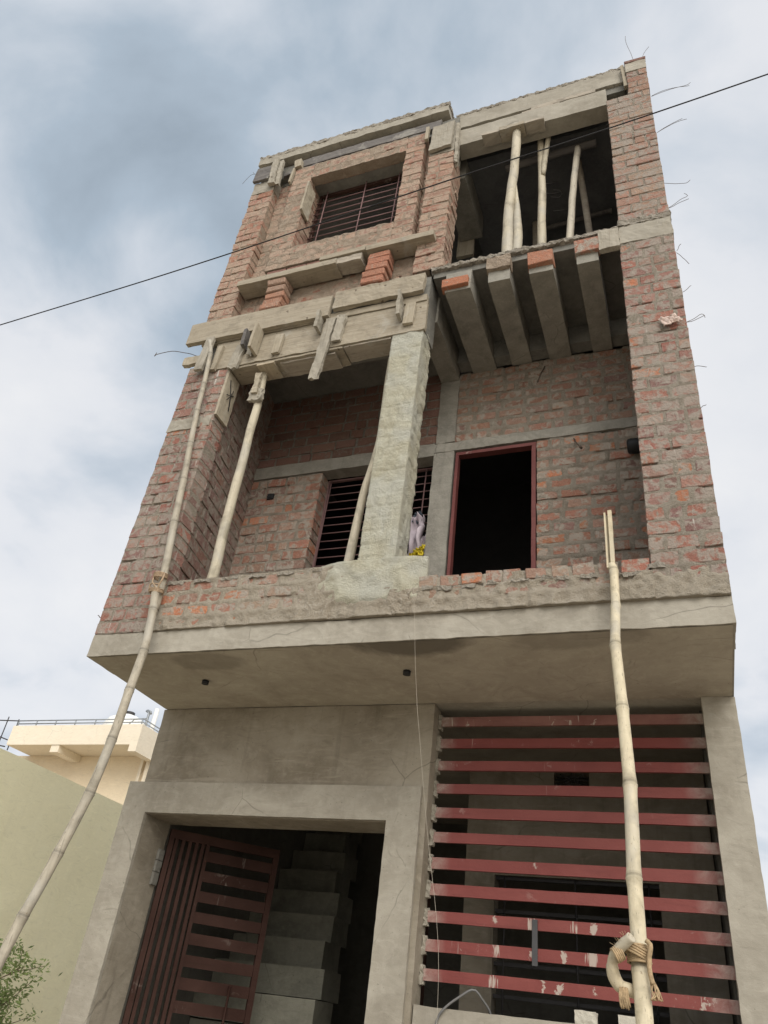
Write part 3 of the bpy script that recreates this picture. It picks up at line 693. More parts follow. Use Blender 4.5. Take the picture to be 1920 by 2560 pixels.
def f(B, M):
    kw = dict(pal=P_TOP, cell=.012)
    brickwork(B, M, front(.0), .47, .69, 3.87, 5.56, .1, .2, .012, mean=.006, joint=0, amp=.008, depth=.1, **kw)
    brickwork(B, M, front(.0), 1.73, 1.92, 3.87, 5.56, .1, .2, .014, mean=-.001, joint=-.004, amp=.007, depth=.1, jit=.008, **kw)
    brickwork(B, M, sidex(1.92), .002, .1, 3.87, 5.56, .1, .2, .014, mean=-.003, joint=-.004, amp=.006, depth=.09, jit=.007, **kw)
    brickwork(B, M, front(.0), .69, 1.73, 3.87, 4.165, .1, .2, .012, mean=.006, joint=0, amp=.009, depth=.1, **kw)
    brickwork(B, M, front(.0), .69, 1.73, 5.31, 5.56, .13, .25, .012, mean=.008, joint=0, amp=.007, depth=.1, **kw)
    brickwork(B, M, sidex(.69), .004, .22, 4.165, 5.31, .1, .2, .014, mean=-.004, joint=-.004, amp=.005, depth=.1, **kw)
    nbox(B, (1.732, .105, 3.9), (1.9, .24, 5.5), .1, .002, 5, (.3, .2, .16)); nbox(B, (.55, .105, 3.9), (.684, .24, 5.5), .1, .002, 5, (.3, .2, .16)); nbox(B, (.69, .105, 3.9), (1.73, .24, 4.155), .1, .002, 5, (.3, .2, .16))
bricks('window_surround', 'brick_top', 'mortar_top', f)
part('window_lintel', 'conc_dark', lambda mb: nbox(mb, (.64, .012, 5.318), (1.78, .26, 5.5), .06, .004, 8))
part('bed_course', 'brick_dark', lambda mb: [cbox(mb, x, x+.2, 3.815, 3.862, -.14, -.004+rng.uniform(-.006, .006), front(0), col=(.25, .12, .1)) for x in [.50+.206*i for i in range(7)] if not .95 < x < 1.0])
win2 = part('window', 'maroon', lambda mb: [box(mb, (a, .215, b), (c, .245, d)) for a, b, c, d in ((.70, 4.17, .725, 5.315), (1.675, 4.17, 1.70, 5.315), (.735, 5.275, 1.665, 5.315), (.735, 4.17, 1.665, 4.20))])
for i in range(10): part('bar', 'bar', lambda mb: tube(mb, [(.69, .205, 4.28+.097*i), (1.2, .203, 4.28+.097*i+rng.uniform(-.004, .004)), (1.72, .205, 4.28+.097*i)], .006, 6), parent=win2)
for x in (.80, 1.235, 1.60): part('bar', 'bar', lambda mb: tube(mb, [(x, .193, 4.18), (x, .193, 5.31)], .0065, 6), parent=win2)
part('pier_head', 'conc', lambda mb: nbox(mb, (-.012, -.004, 5.30), (.25, .13, 5.50), .03, .006, 12))
part('pier_head', 'conc', lambda mb: nbox(mb, (1.99, -.002, 5.10), (2.235, .2, 5.56), .04, .006, 12))
part('upper_beam', 'conc_dark', lambda mb: (nbox(mb, (.0, .055, 5.565), (2.235, .3, 5.79), .06, .004, 8), nbox(mb, (.262, .105, 5.5), (.46, .2, 5.565), .05, .004, 8)))
def f(mb):
    nbox(mb, (-.045, -.025, 5.835), (2.135, .32, 5.955), .05, .008, 8); box(mb, (-.03, .32, 5.82), (2.13, 4.4, 5.94))
part('roof_slab', 'conc', f)
part('roof_edge', 'conc_rough', lambda mb: nbox(mb, (-.047, -.027, 5.94), (2.14, .25, 5.995), .013, .013, 24))
# --- top storey, right bay: roof beam
def f(mb):
    nbox(mb, (2.20, .07, 5.60), (3.825, .35, 5.84), .05, .005, 8); pass
part('roof_slab', 'conc', f)
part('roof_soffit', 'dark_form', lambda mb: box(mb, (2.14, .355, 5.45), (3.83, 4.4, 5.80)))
part('roof_edge', 'conc_rough', lambda mb: nbox(mb, (2.19, .068, 5.83), (3.828, .3, 5.87), .013, .013, 24))
part('roof_beam', 'conc', lambda mb: nbox(mb, (2.24, .045, 5.235), (3.64, .20, 5.50), .05, .005, 8))
part('roof_beam', 'conc_dark', lambda mb: nbox(mb, (2.24, .10, 5.50), (3.80, .34, 5.60), .05, .004, 8))
part('cross_beam', 'conc_rib', lambda mb: nbox(mb, (2.03, .305, 5.10), (2.26, 1.0, 5.43), .07, .004, 6))
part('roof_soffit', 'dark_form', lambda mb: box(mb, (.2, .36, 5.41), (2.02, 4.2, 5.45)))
part('chalk_mark', 'chalk', lambda mb: [tube(mb, p, .004, 4) for p in (
    [(2.93, .78, 5.443), (3.0, .80, 5.443), (3.06, .80, 5.443)], [(2.95, .90, 5.443), (3.02, .92, 5.443), (3.10, .92, 5.443)], [(2.98, .95, 5.443), (3.06, .98, 5.443), (3.1, .95, 5.443), (3.08, .90, 5.443), (3.02, .88, 5.443)], [(2.98, 1.12, 5.443), (3.12, 1.14, 5.443)])])
# --- tie wires left sticking out of the piers
W_ = [[(4.02, 5.18), (4.15, 5.214), (4.327, 5.175)], [(4.014, 5.17), (4.17, 5.20), (4.30, 5.195), (4.34, 5.22)], [(4.01, 4.58), (4.145, 4.652), (4.252, 4.666)], [(4.01, 4.58), (4.10, 4.64), (4.22, 4.69)],
      [(4.0, 3.848), (4.10, 3.80), (4.154, 3.781), (4.189, 3.81)], [(4.0, 3.513), (4.10, 3.59), (4.15, 3.616), (4.13, 3.66)], [(4.0, 3.51), (4.08, 3.55), (4.155, 3.58)],
      [(4.013, 2.996), (4.03, 3.03), (4.05, 3.066)], [(4.01, 2.976), (4.04, 2.92), (4.08, 2.829)], [(4.0, 2.543), (4.03, 2.56), (4.068, 2.599)], [(4.0, 2.243), (4.06, 2.27), (4.103, 2.295), (4.116, 2.257)],
      [(4.0, 2.242), (4.06, 2.25), (4.115, 2.28)], [(4.0, 1.831), (4.03, 1.83), (4.072, 1.809)], [(4.0, 1.479), (4.036, 1.495)], [(3.915, 5.79), (3.90, 6.0), (3.865, 6.30), (3.87, 6.40)], [(3.994, 5.79), (4.0, 5.93), (4.06, 6.06)]]
for p in W_:
    part('tie_wire', 'wire', lambda mb: tube(mb, resample([(x, .05, z) for x, z in p], 10, .004, p[0][1]), .0019, 5))
for p in ([(-.02, 5.744), (-.149, 5.801), (-.23, 5.662)], [(-.02, 5.75), (-.11, 5.80), (-.14, 5.85)], [(-.007, 2.905), (-.121, 2.969), (-.319, 3.043), (-.47, 3.046), (-.50, 3.02), (-.49, 3.07)], [(.02, .30), (-.03, .31), (-.06, .33)]):
    part('tie_wire', 'wire', lambda mb: tube(mb, resample([(x, .03, z) for x, z in p], 14, .004, p[0][1]), .0019 if p[0][1] > 5 else .0032, 5))

# ------------------------------------------------------------------ formwork timber (each board can be lifted away)
def board(name, label, m, lo, hi, rot=0, piv=None, group=None, cat='board', amp=.0028, cell=.025, ragged=0, skew=None, fr=11):
    mb = MB(); c = Vector(((lo[0]+hi[0])/2, (lo[1]+hi[1])/2, (lo[2]+hi[2])/2)); ca, sa = math.cos(R(rot)), math.sin(R(rot))
    def fn(p):
        q = Vector(p)
        if ragged:
            e = max(0, (lo[2]+(hi[2]-lo[2])*.18-q.z))/((hi[2]-lo[2])*.18+1e-6)
            q.z += e*ragged*(.5+nz((q.x*70, q.y*50, 3)))
        if skew: q.x += skew*(q.z-lo[2])
        d = q-c; return Vector((c.x+ca*d.x+sa*d.z, q.y, c.z-sa*d.x+ca*d.z))
    nbox(mb, lo, hi, cell, amp, fr, fn=fn, seed=lo[0]*3+lo[2])
    return tag(build(name, mb, MT[m]), label, cat, group)
GF = 'shuttering timber nailed along the balcony beam'
board('shuttering_plank', 'long pale plank along the balcony beam top, its left end past the brick pier', 'wood_x', (-.09, -.062, 2.975), (1.308, -.020, 3.222), .7, group=GF)
board('shuttering_plank', 'plank with a broken lower edge along the beam top, ending above the cement column', 'wood_x', (1.335, -.062, 3.035), (2.125, -.020, 3.245), .4, group=GF, amp=.008)
board('shuttering_plank', 'upper face board of the balcony beam under the two top planks', 'wood_x', (.22, -.006, 2.752), (2.158, .026, 2.955), 0, group=GF)
board('shuttering_plank', 'narrow lower face board of the balcony beam with cement dribbles', 'wood_x', (.18, -.014, 2.622), (2.162, .024, 2.746), 0, group=GF, amp=.006)
board('shuttering_plank', 'thin packing strip between the top planks and the face board', 'wood_x', (.05, -.018, 2.962), (2.15, .025, 3.03), .3, group=GF)
board('soffit_board', 'soffit board under the balcony beam left of the splintered hanging cleat', 'wood_x', (.44, -.004, 2.596), (1.47, .19, 2.616), 0, group=GF, amp=.004)
board('soffit_board', 'dark stained soffit board under the balcony beam next to the cement column', 'wood_greyx', (1.475, .002, 2.602), (1.885, .17, 2.618), 0, group=GF, amp=.004)
board('soffit_board', 'short packing board on top of the leaning timber prop', 'wood_y', (.70, -.012, 2.572), (.86, .17, 2.592), 0, group=GF, amp=.004)
board('soffit_board', 'small board lapped under the balcony beam soffit beside the prop', 'wood_greyx', (.90, .02, 2.576), (1.40, .185, 2.593), 1.0, group=GF, amp=.006)
GC = 'wooden cleats on the balcony beam'
board('cleat', 'long thin cleat at the far left of the beam with the bamboo tip under it', 'wood_grey', (.125, -.075, 2.60), (.205, -.045, 2.99), 4, group=GC, cat='cleat')
board('cleat', 'narrow cleat just right of the long cleat at the beam end', 'wood_z', (.262, -.040, 2.605), (.305, -.008, 2.89), 3, group=GC, cat='cleat')
board('cleat', 'ragged grey cleat leaning under the left top plank', 'wood_grey', (.445, -.045, 2.555), (.535, -.016, 2.845), 6, group=GC, cat='cleat', amp=.009, ragged=.03)
board('cleat', 'dark stub of wood behind the ragged grey cleat', 'wood_dark', (.535, -.10, 2.78), (.565, -.016, 2.97), 0, group=GC, cat='cleat', amp=.008)
board('cleat', 'split grey sliver hanging between two cleats', 'wood_grey', (.585, -.05, 2.66), (.635, -.016, 2.93), -4, group=GC, cat='cleat', amp=.010, ragged=.06)
board('cleat', 'pale cleat set edge-out and jutting from the beam near its left end', 'wood_z', (.655, -.135, 2.69), (.682, -.016, 2.97), 2, group=GC, cat='cleat')
board('cleat', 'small clean pale cleat flat on the face boards left of the middle', 'wood_z', (.835, -.045, 2.655), (.905, -.016, 2.872), 2, group=GC, cat='cleat', amp=.003)
board('cleat', 'dark edge-out cleat tucked under the left top plank near the beam middle', 'wood_grey', (1.225, -.11, 2.80), (1.252, -.018, 3.0), 0, group=GC, cat='cleat', amp=.006)
board('cleat', 'long splintered cleat hanging well below the beam', 'wood_grey', (1.272, -.05, 2.235), (1.352, -.020, 2.93), 4.0, group=GC, cat='cleat', amp=.007, ragged=.05)
board('cleat', 'crooked weathered cleat right of the long splintered cleat', 'wood_grey', (1.385, -.05, 2.655), (1.462, -.020, 2.945), 3, group=GC, cat='cleat', amp=.010)
board('cleat', 'broken edge-out cleat under the right top plank', 'wood_grey', (1.935, -.11, 2.745), (1.962, -.018, 3.035), -3, group=GC, cat='cleat', amp=.009)
board('cleat', 'small square cleat nailed beside the cement column head', 'wood_z', (1.985, -.045, 2.69), (2.068, -.018, 2.92), 2, group=GC, cat='cleat', amp=.003)
board('cleat', 'short stub end poking out left past the brick pier under the beam', 'wood_z', (-.085, -.02, 2.755), (.118, .02, 2.842), 2, group=GC, cat='cleat', amp=.007)
board('shuttering_board', 'short board with crossed tie wires on the inner side of the left brick pier', 'wood_z', (.422, -.012, 2.09), (.446, .155, 2.58), 0, cat='board', amp=.004)
o = bpy.context.scene.collection.objects['shuttering_board']
part('tie_wire', 'cable', lambda mb: (tube(mb, [(.450, .03, 2.50), (.456, .08, 2.36), (.452, .11, 2.22)], .004, 5), tube(mb, [(.452, .12, 2.40), (.458, .08, 2.36), (.452, .03, 2.34)], .004, 5), tube(mb, [(.452, .05, 2.30), (.456, .08, 2.36), (.452, .10, 2.44)], .003, 5)), parent=o)
board('joist_board', 'upright weathered board end beside the right pier at the floor edge', 'wood_grey', (3.485, -.025, 3.10), (3.632, .02, 3.325), 0, amp=.007, ragged=.0)
GL = 'planks laid under the top floor window'
board('plank', 'long pale plank under the top window resting on the left brick stack', 'wood_x', (.27, -.075, 3.645), (1.27, .09, 3.712), 0, group=GL)
board('plank', 'short plank lying on top of the long pale plank under the window', 'wood_x', (1.09, -.07, 3.745), (1.535, .08, 3.80), 0, group=GL)
board('plank', 'right-hand plank under the top window resting on the orange brick stack', 'wood_x', (1.545, -.075, 3.722), (2.16, .09, 3.785), 0, group=GL)
board('plank', 'rough scrap plank wedged under the short plank below the window', 'wood_greyx', (1.20, -.055, 3.655), (1.50, .08, 3.735), 0, group=GL, amp=.008)
board('shuttering_plank', 'dark oily plank under the left roof slab edge', 'wood_dark', (.50, .012, 5.625), (2.06, .05, 5.755), 0, amp=.005)
board('shuttering_plank', 'blackened strip under the dark plank above the window surround', 'wood_dark', (.30, .022, 5.565), (1.9, .052, 5.618), 0, amp=.009)
board('shuttering_board', 'broken grey boards at the left roof corner', 'wood_grey', (.185, -.06, 5.34), (.26, -.018, 5.80), -5, amp=.009)
board('shuttering_board', 'second splintered board at the left roof corner', 'wood_grey', (.27, -.045, 5.31), (.315, -.012, 5.78), -4, amp=.008, ragged=.04)
board('shuttering_board', 'grey slab of board over the left pier head', 'wood_dark', (-.02, -.04, 5.50), (.17, -.008, 5.74), 2, amp=.005)
board('cleat', 'short pale cleat at the left end of the dark roof plank', 'wood_z', (.455, -.035, 5.57), (.53, .05, 5.70), -8, cat='cleat', amp=.006)
board('cleat', 'thin upright cleat at the upper left corner of the window surround', 'wood_z', (.44, -.03, 5.32), (.462, .02, 5.56), 3, cat='cleat', amp=.003)
board('cleat', 'small upright cleat at the upper right corner of the window surround', 'wood_z', (1.93, -.045, 5.36), (1.962, -.008, 5.575), 0, cat='cleat', amp=.004)
board('shuttering_board', 'large square weathered board at the right end of the left roof', 'wood_grey', (1.975, -.045, 5.13), (2.195, -.012, 5.545), -5, amp=.007, skew=.12)
board('shuttering_board', 'long ragged upright board on the corner between the two roofs', 'wood_grey', (2.242, -.01, 4.80), (2.272, .04, 5.56), -1, amp=.010, ragged=.12)
board('shuttering_board', 'pale weathered board along the left jamb of the top window', 'wood_z', (.700, -.055, 4.70), (.722, .10, 5.17), 0, amp=.006)
board('shuttering_board', 'pale upright board at the head of the right pier', 'wood_z', (3.795, .02, 5.42), (3.825, .062, 5.80), -2, amp=.004)
board('shuttering_board', 'pale panel with nails at the inner end of the roof beam', 'wood_z', (1.99, 1.005, 4.86), (2.17, 1.04, 5.33), 0, amp=.005)
GR = 'strips and packing on the right roof beam'
board('plank', 'long thin strip nailed along the right roof beam', 'wood_greyx', (2.95, .055, 5.535), (3.55, .095, 5.585), .5, group=GR, amp=.004)
board('plank', 'shorter strip below the long strip on the right roof beam', 'wood_greyx', (2.86, .052, 5.505), (3.22, .095, 5.53), .5, group=GR, amp=.005)
board('packing_block', 'pale packing block on the head of the thick prop', 'wood_x', (2.67, -.02, 5.185), (2.90, .11, 5.232), 0, group=GR, cat='wood block', amp=.005)
board('packing_block', 'thin grey packing left of the thick prop head', 'wood_greyx', (2.50, -.01, 5.195), (2.665, .11, 5.232), 0, group=GR, cat='wood block', amp=.005)
board('packing_block', 'thin grey packing right of the thick prop head', 'wood_greyx', (2.905, -.01, 5.20), (3.08, .11, 5.232), 0, group=GR, cat='wood block', amp=.005)
# loose bricks stacked as packing under the planks
GB = 'loose bricks stacked under the planks'
for sname, x0, x1, z0, z1 in (('left', .595, .785, 3.235, 3.640), ('right', 1.56, 1.76, 3.285, 3.715)):
    n = 5; h = (z1-z0)/n
    nm = ['bottom', 'second from bottom', 'middle', 'second from top', 'top']
    for i in range(n):
        mb = MB(); dx = rng.uniform(-.012, .012)-.012*(n-i)*.3
        col = (.40+.05*rng.random(), .16, .095) if sname == 'right' else ((.40, .19, .12) if i < 3 else (.34, .22, .16))
        cbox(mb, x0+dx, x1+dx, z0+i*h+.002, z0+(i+1)*h-.006, -.085, .055+rng.uniform(-.012, .012), front(0), c=.007, jit=.006, col=col)
        tag(build('brick', mb, MT['brick_red']), ('%s brick of the dusty stack under the long plank' if sname == 'left' else '%s brick of the bright orange stack under the right-hand plank') % nm[i], 'brick', GB)

# ------------------------------------------------------------------ timber props
def prop(name, label, pts, rads, m='prop', n=26, wob=.006, group='timber props under the floors', cat='prop', extra=None, seed=1.0):
    mb = MB(); P = resample(pts, n, wob, seed)
    rr = []
    for k in range(len(P)):
        s = k/(len(P)-1)*(len(rads)-1); i = min(int(s), len(rads)-2); rr.append(rads[i]+(rads[i+1]-rads[i])*(s-i))
    tube(mb, P, rr, 12, wob=.12, seed=seed)
    if extra: extra(mb)
    return tag(build(name, mb, MT[m]), label, cat, group)
t = prop('timber_prop', 'leaning peeled timber prop between the parapet and the beam at the left', [(.650, .24, .15), (.685, .19, .66), (.70, .155, 1.3), (.715, .125, 1.85), (.722, .10, 2.57)], [.041, .039, .036, .033, .031], wob=.010)
part('splice_block', 'wood_grey', lambda mb: nbox(mb, (.655, .055, 2.245), (.775, .09, 2.375), .02, .014, 22), parent=t)
part('splice_block', 'wood_z', lambda mb: nbox(mb, (.685, .03, 2.31), (.735, .056, 2.53), .02, .008, 22), parent=t)
prop('timber_prop', 'thin crooked prop hidden behind the cement column', [(1.66, .27, .15), (1.705, .26, .72), (1.735, .255, 1.3), (1.795, .25, 1.75), (1.80, .24, 2.2), (1.815, .20, 2.60)], [.036, .034, .030, .028, .026, .026], wob=.006, seed=3)
def spl(mb):
    tube(mb, resample([(2.812, .20, 3.36), (2.822, .19, 3.8), (2.812, .15, 4.3), (2.800, .11, 4.62)], 12, .004, 4), [.040]*6+[.036, .03, .024, .018, .012, .006, .003], 8, wob=.2)
prop('timber_prop', 'thickest pale prop with a split side under the roof beam', [(2.745, .20, 3.36), (2.742, .17, 3.9), (2.765, .13, 4.35), (2.808, .08, 4.8), (2.825, .05, 5.19)], [.052, .048, .044, .040, .040], extra=spl, seed=5, group='timber props under the roof')
def fork(mb): tube(mb, resample([(3.02, .275, 4.75), (3.045, .26, 5.0), (3.085, .235, 5.3), (3.10, .23, 5.43)], 8, .002, 6), [.022, .026, .028, .026, .026, .024, .024, .022, .022], 9)
prop('timber_prop', 'forked pale prop in the middle of the right top bay', [(2.99, .36, 3.36), (2.998, .335, 3.9), (3.006, .31, 4.4), (3.010, .285, 4.9), (3.006, .26, 5.43)], [.038, .038, .036, .032, .030], extra=fork, seed=7, group='timber props under the roof')
prop('timber_prop', 'crooked greyer prop nearest the right pier in the top bay', [(3.19, .46, 3.36), (3.222, .42, 3.9), (3.262, .40, 4.5), (3.29, .38, 4.75), (3.33, .37, 5.215)], [.036, .034, .032, .030, .030], m='grey_timber', seed=9, wob=.008, group='timber props under the roof')
prop('ledger_pole', 'horizontal pole under the top floor roof carried by the props', [(2.63, .44, 5.30), (3.05, .42, 5.29), (3.50, .42, 5.30)], [.036, .038, .038], m='wood_dark', seed=11, cat='pole', wob=.004)
prop('timber_prop', 'dim prop leaning further back in the right top bay', [(3.40, 1.0, 3.36), (3.36, .86, 4.4), (3.31, .62, 5.42)], [.034, .032, .030], m='wood_greyx', seed=12, group='timber props under the roof')
prop('timber_prop', 'dim short prop far back in the right top bay', [(2.80, 1.25, 3.36), (2.79, 1.2, 4.4), (2.78, 1.2, 5.42)], [.04, .036, .034], m='wood_greyx', seed=14, group='timber props under the roof')
prop('ledger_pole', 'dim cross pole at the back of the right top bay', [(2.80, 1.28, 5.39), (3.20, 1.25, 5.38), (3.56, 1.24, 5.39)], [.026, .026, .026], m='wood_dark', seed=13, cat='pole', wob=.003)
prop('timber_prop', 'prop standing behind the bars of the top left window', [(1.02, .85, 3.36), (1.02, .82, 4.4), (1.02, .82, 5.40)], [.042, .04, .038], seed=15, group='timber props under the roof')

# ------------------------------------------------------------------ bamboo poles
def bam(name, label, pts, rads, nodes, m, seed, group, extra=None):
    mb = MB(); N = 400; P = resample(pts, N, 0, seed); T = sum((P[i+1]-P[i]).length for i in range(N)); rg = random.Random(seed)
    kink = {a: Vector((rg.uniform(-1, 1), rg.uniform(-.6, .6), 0))*.015 for a in [0, 1]+list(nodes)}; ks = sorted(kink)
    S_ = {0.0: (1, 1), 1.0: (1, 1)}
    for k in range(1, 40): S_[k/40] = (1, 1)
    for a in nodes:
        for k in [k for k in S_ if abs(k-a) < .06/T]: del S_[k]
        for d, rm, c in ((-.05, 1.0, 1), (-.016, 1.07, .93), (-.005, 1.15, .80), (.0, 1.03, .50), (.006, 1.10, .72), (.016, 1.04, .93), (.05, .985, 1)): S_[a+d/T] = (rm, c)
    o = len(mb.v); ss = sorted(s for s in S_ if 0 <= s <= 1); prev = None; n = 14; cols = []
    for s in ss:
        i = min(N-1, int(s*N)); p = P[i].lerp(P[i+1], s*N-i); t = (P[min(N, i+3)]-P[max(0, i-2)]).normalized()
        j = max(0, min(len(ks)-2, bisect_right(ks, s)-1)); w = (s-ks[j])/(ks[j+1]-ks[j]); p = p+kink[ks[j]].lerp(kink[ks[j+1]], w)
        q = s*(len(rads)-1); i = min(int(q), len(rads)-2); r = (rads[i]+(rads[i+1]-rads[i])*(q-i))*S_[s][0]
        x = t.orthogonal().normalized() if prev is None else (prev-t*prev.dot(t)).normalized(); prev = x; y = t.cross(x)
        for k in range(n):
            th = 2*math.pi*k/n; rr = r*(1+.03*nz((math.cos(th)*2, math.sin(th)*2, s*9+seed))); mb.v.append(tuple(p+x*(math.cos(th)*rr)+y*(math.sin(th)*rr)))
        cols.append(S_[s][1])
    for k in range(len(ss)-1):
        c = min(cols[k], cols[k+1])*.5+.5*max(cols[k], cols[k+1]); c = (c*.999, c*.99, c*.97)
        for i in range(n): j = (i+1) % n; mb.face((o+k*n+i, o+k*n+j, o+(k+1)*n+j, o+(k+1)*n+i), c, True)
    mb.face([o+i for i in range(n)][::-1], (.5, .45, .4)); mb.face([o+(len(ss)-1)*n+i for i in range(n)], (.5, .45, .4))
    if extra: extra(mb)
    return tag(build(name, mb, MT[m]), label, 'bamboo pole', group)
GP = 'bamboo scaffold poles against the front'
bam('bamboo_pole', 'thin upper bamboo tied to the left brick pier and reaching the beam cleats', [(.462, -.050, .30), (.452, -.045, .55), (.395, -.045, 1.10), (.325, -.05, 1.75), (.25, -.055, 2.40), (.19, -.06, 2.95)], [.0275, .0265, .025, .022, .020, .018],
    [.10, .27, .42, .55, .68, .8, .92], 'bamboo_grey', 2, GP)
bam('bamboo_pole', 'long lower grey bamboo leaning from the ground to the left pier', [(.44, -.78, GZ), (.50, -.42, -2.0), (.575, -.30, -1.3), (.62, -.22, -.62), (.545, -.115, .0), (.475, -.085, .44)], [.030, .029, .027, .0265, .0265, .0265],
    [.06, .17, .28, .38, .47, .56, .64, .72, .80, .875, .945], 'bamboo_grey', 4, GP)
def split_tip(mb):
    for (x0, x1, y0, y1, z1, c) in ((3.4065, 3.4165, -.066, -.042, .695, .98), (3.4285, 3.4505, -.066, -.040, .71, .98), (3.4165, 3.4285, -.046, -.040, .685, .62)):
        nbox(mb, (x0, y0, .335), (x1, y1, z1), .012, .0015, 22, (c, c*.97, c*.93))
t = bam('bamboo_pole', 'pale yellow bamboo with a split forked tip standing before the red grille', [(3.55, -1.12, GZ), (3.497, -.70, -1.75), (3.490, -.60, -1.35), (3.468, -.42, -.72), (3.448, -.25, -.10), (3.436, -.12, .10), (3.432, -.05, .36)],
    [.031, .030, .029, .0275, .026, .0245, .0225], [.14, .30, .46, .56, .655, .745, .83, .915, .985], 'bamboo', 6, GP, split_tip)
# ropes and the crooked stub lashed to the yellow bamboo
def ring_rope(mb, c, ax, r, n, pitch, rr=.007, tilt=0, seed=0):
    c = Vector(c); ax = Vector(ax).normalized(); a = ax.orthogonal().normalized(); b = ax.cross(a); pts = []
    for k in range(n*14+1):
        th = 2*math.pi*k/14; q = c+ax*(pitch*k/14-pitch*n/2)+(a*math.cos(th)+b*math.sin(th))*(r+.002*nz((k*.7, seed, 1)))
        q += ax*tilt*math.sin(th); pts.append(q)
    tube(mb, pts, rr, 6)
def f(mb):
    ring_rope(mb, (.455, -.062, .545), (-.1, 0, 1), .045, 4, .010, .0055, .010, 1)
    ring_rope(mb, (.470, -.075, .42), (-.1, 0, 1), .046, 3, .011, .0055, .014, 2)
    tube(mb, resample([(.50, -.085, .55), (.512, -.10, .50), (.505, -.11, .44), (.497, -.09, .39)], 10, .002, 1), .006, 6)
    tube(mb, resample([(.505, -.09, .53), (.50, -.105, .46), (.44, -.115, .46), (.43, -.10, .41)], 12, .002, 2), .005, 6)
    tube(mb, resample([(.43, -.095, .52), (.45, -.115, .47), (.49, -.12, .43), (.495, -.1, .39)], 12, .002, 3), .005, 6)
mb = MB(); f(mb); tag(build('rope', mb, MT['ropegrey']), 'brown rope lashing the two grey bamboos to the left pier', 'rope')
# crooked stub lashed beside the yellow bamboo
mb = MB()
S_ = resample([(3.472, -.735, -1.503), (3.438, -.715, -1.530), (3.408, -.690, -1.562), (3.399, -.665, -1.605), (3.418, -.65, -1.640), (3.452, -.64, -1.650), (3.480, -.62, -1.655)], 26, .001, 3)
tube(mb, S_, [.0165]*3+[.018]*10+[.021]*14, 12, wob=.10, seed=2, col=(.97, .95, .92))
tag(build('bent_bamboo', mb, MT['bamboo']), 'bent pale stub curling beside the yellow bamboo under its rope', 'bamboo stub')
mb = MB()
ring_rope(mb, (3.487, -.658, -1.545), (-.03, .15, 1), .0375, 9, .0062, .0040, .004, 4)
ring_rope(mb, (3.474, -.668, -1.535), (.35, .15, 1), .045, 4, .008, .0038, .006, 6)
ring_rope(mb, (3.424, -.705, -1.552), (.8, .1, .5), .0225, 5, .006, .0038, .003, 7)
tube(mb, resample([(3.515, -.70, -1.505), (3.530, -.70, -1.52), (3.522, -.70, -1.56), (3.522, -.70, -1.60), (3.528, -.70, -1.63)], 14, .002, 5), .008, 7)
for k in range(12):
    tube(mb, resample([(3.526+.006*math.sin(k), -.70+.006*math.cos(k), -1.62), (3.534+.012*math.sin(k*2.1), -.70, -1.65), (3.536+.018*math.sin(k*1.7), -.70+.01*math.cos(k), -1.675)], 5, .002, k), .0028, 4)
for k in range(16):                                      # frayed hank hanging from the stub
    a = k*.4; tube(mb, resample([(3.420+.0015*k, -.668, -1.645), (3.418+.0018*k, -.672, -1.675), (3.42+.002*k, -.665, -1.70+.006*math.sin(k*2.3))], 6, .003, k), .0030, 5)
for k in range(14):
    q = S_[2+k % 5]; d = Vector((rng.uniform(-1, .4), rng.uniform(-1, 0), rng.uniform(.2, 1))).normalized(); tube(mb, [q+d*.018, q+d*.034], .0007, 3)
tag(build('rope', mb, MT['rope']), 'frayed yellow jute rope knotted round the yellow bamboo', 'rope')

# ------------------------------------------------------------------ cloths, string, cable, small things
def cloth(name, label, m, quad, nu=18, nv=18, amp=.02, cat='cloth', seed=0, fr=9, thick=.004):
    mb = MB(); A, B_, C_, D_ = [Vector(q) for q in quad]
    for j in range(nv+1):
        for i in range(nu+1):
            s, q = i/nu, j/nv; p = A.lerp(B_, s).lerp(D_.lerp(C_, s), q)
            p += Vector((.35*nz((s*fr+seed, q*fr*.6, 1)), nz((s*fr, q*fr*.6, seed)), .3*nz((s*fr, q*fr, seed+4))))*amp; mb.v.append(tuple(p))
    for j in range(nv):
        for i in range(nu): a = j*(nu+1)+i; mb.face((a, a+1, a+nu+2, a+nu+1), (1, 1, 1), True)
    o = build(name, mb, MT[m]); md = o.modifiers.new('thick', 'SOLIDIFY'); md.thickness = thick
    return tag(o, label, cat)
cloth('cloth', 'crumpled lilac cloth hanging on the window bars behind the column', 'lilac', [(1.80, 1.02, 1.60), (1.915, 1.02, 1.62), (1.94, 1.02, 1.17), (1.80, 1.02, 1.17)], amp=.10, seed=2, fr=4)
cloth('cloth', 'second lilac cloth bunched lower in the window corner', 'lilac', [(1.90, 1.04, 1.40), (1.985, 1.04, 1.44), (1.985, 1.04, 1.16), (1.88, 1.04, 1.16)], amp=.09, seed=5, fr=4)
cloth('cloth', 'dark slate cloth at the top of the hung washing', 'darkcloth', [(1.83, 1.05, 1.66), (1.885, 1.05, 1.68), (1.90, 1.05, 1.56), (1.82, 1.05, 1.56)], amp=.04, seed=8)
cloth('plastic_bag', 'small yellow plastic bag on the window sill', 'yellow', [(1.885, .915, 1.18), (1.985, .92, 1.26), (1.98, .925, 1.155), (1.87, .92, 1.145)], amp=.06, cat='bag', seed=11, fr=13)
cloth('rag', 'faded pink rag stuck on the right brick pier', 'pink', [(3.825, -.022, 2.245), (3.93, -.03, 2.255), (3.975, -.02, 2.19), (3.86, -.03, 2.16)], 14, 8, amp=.03, cat='rag', seed=13, fr=7)
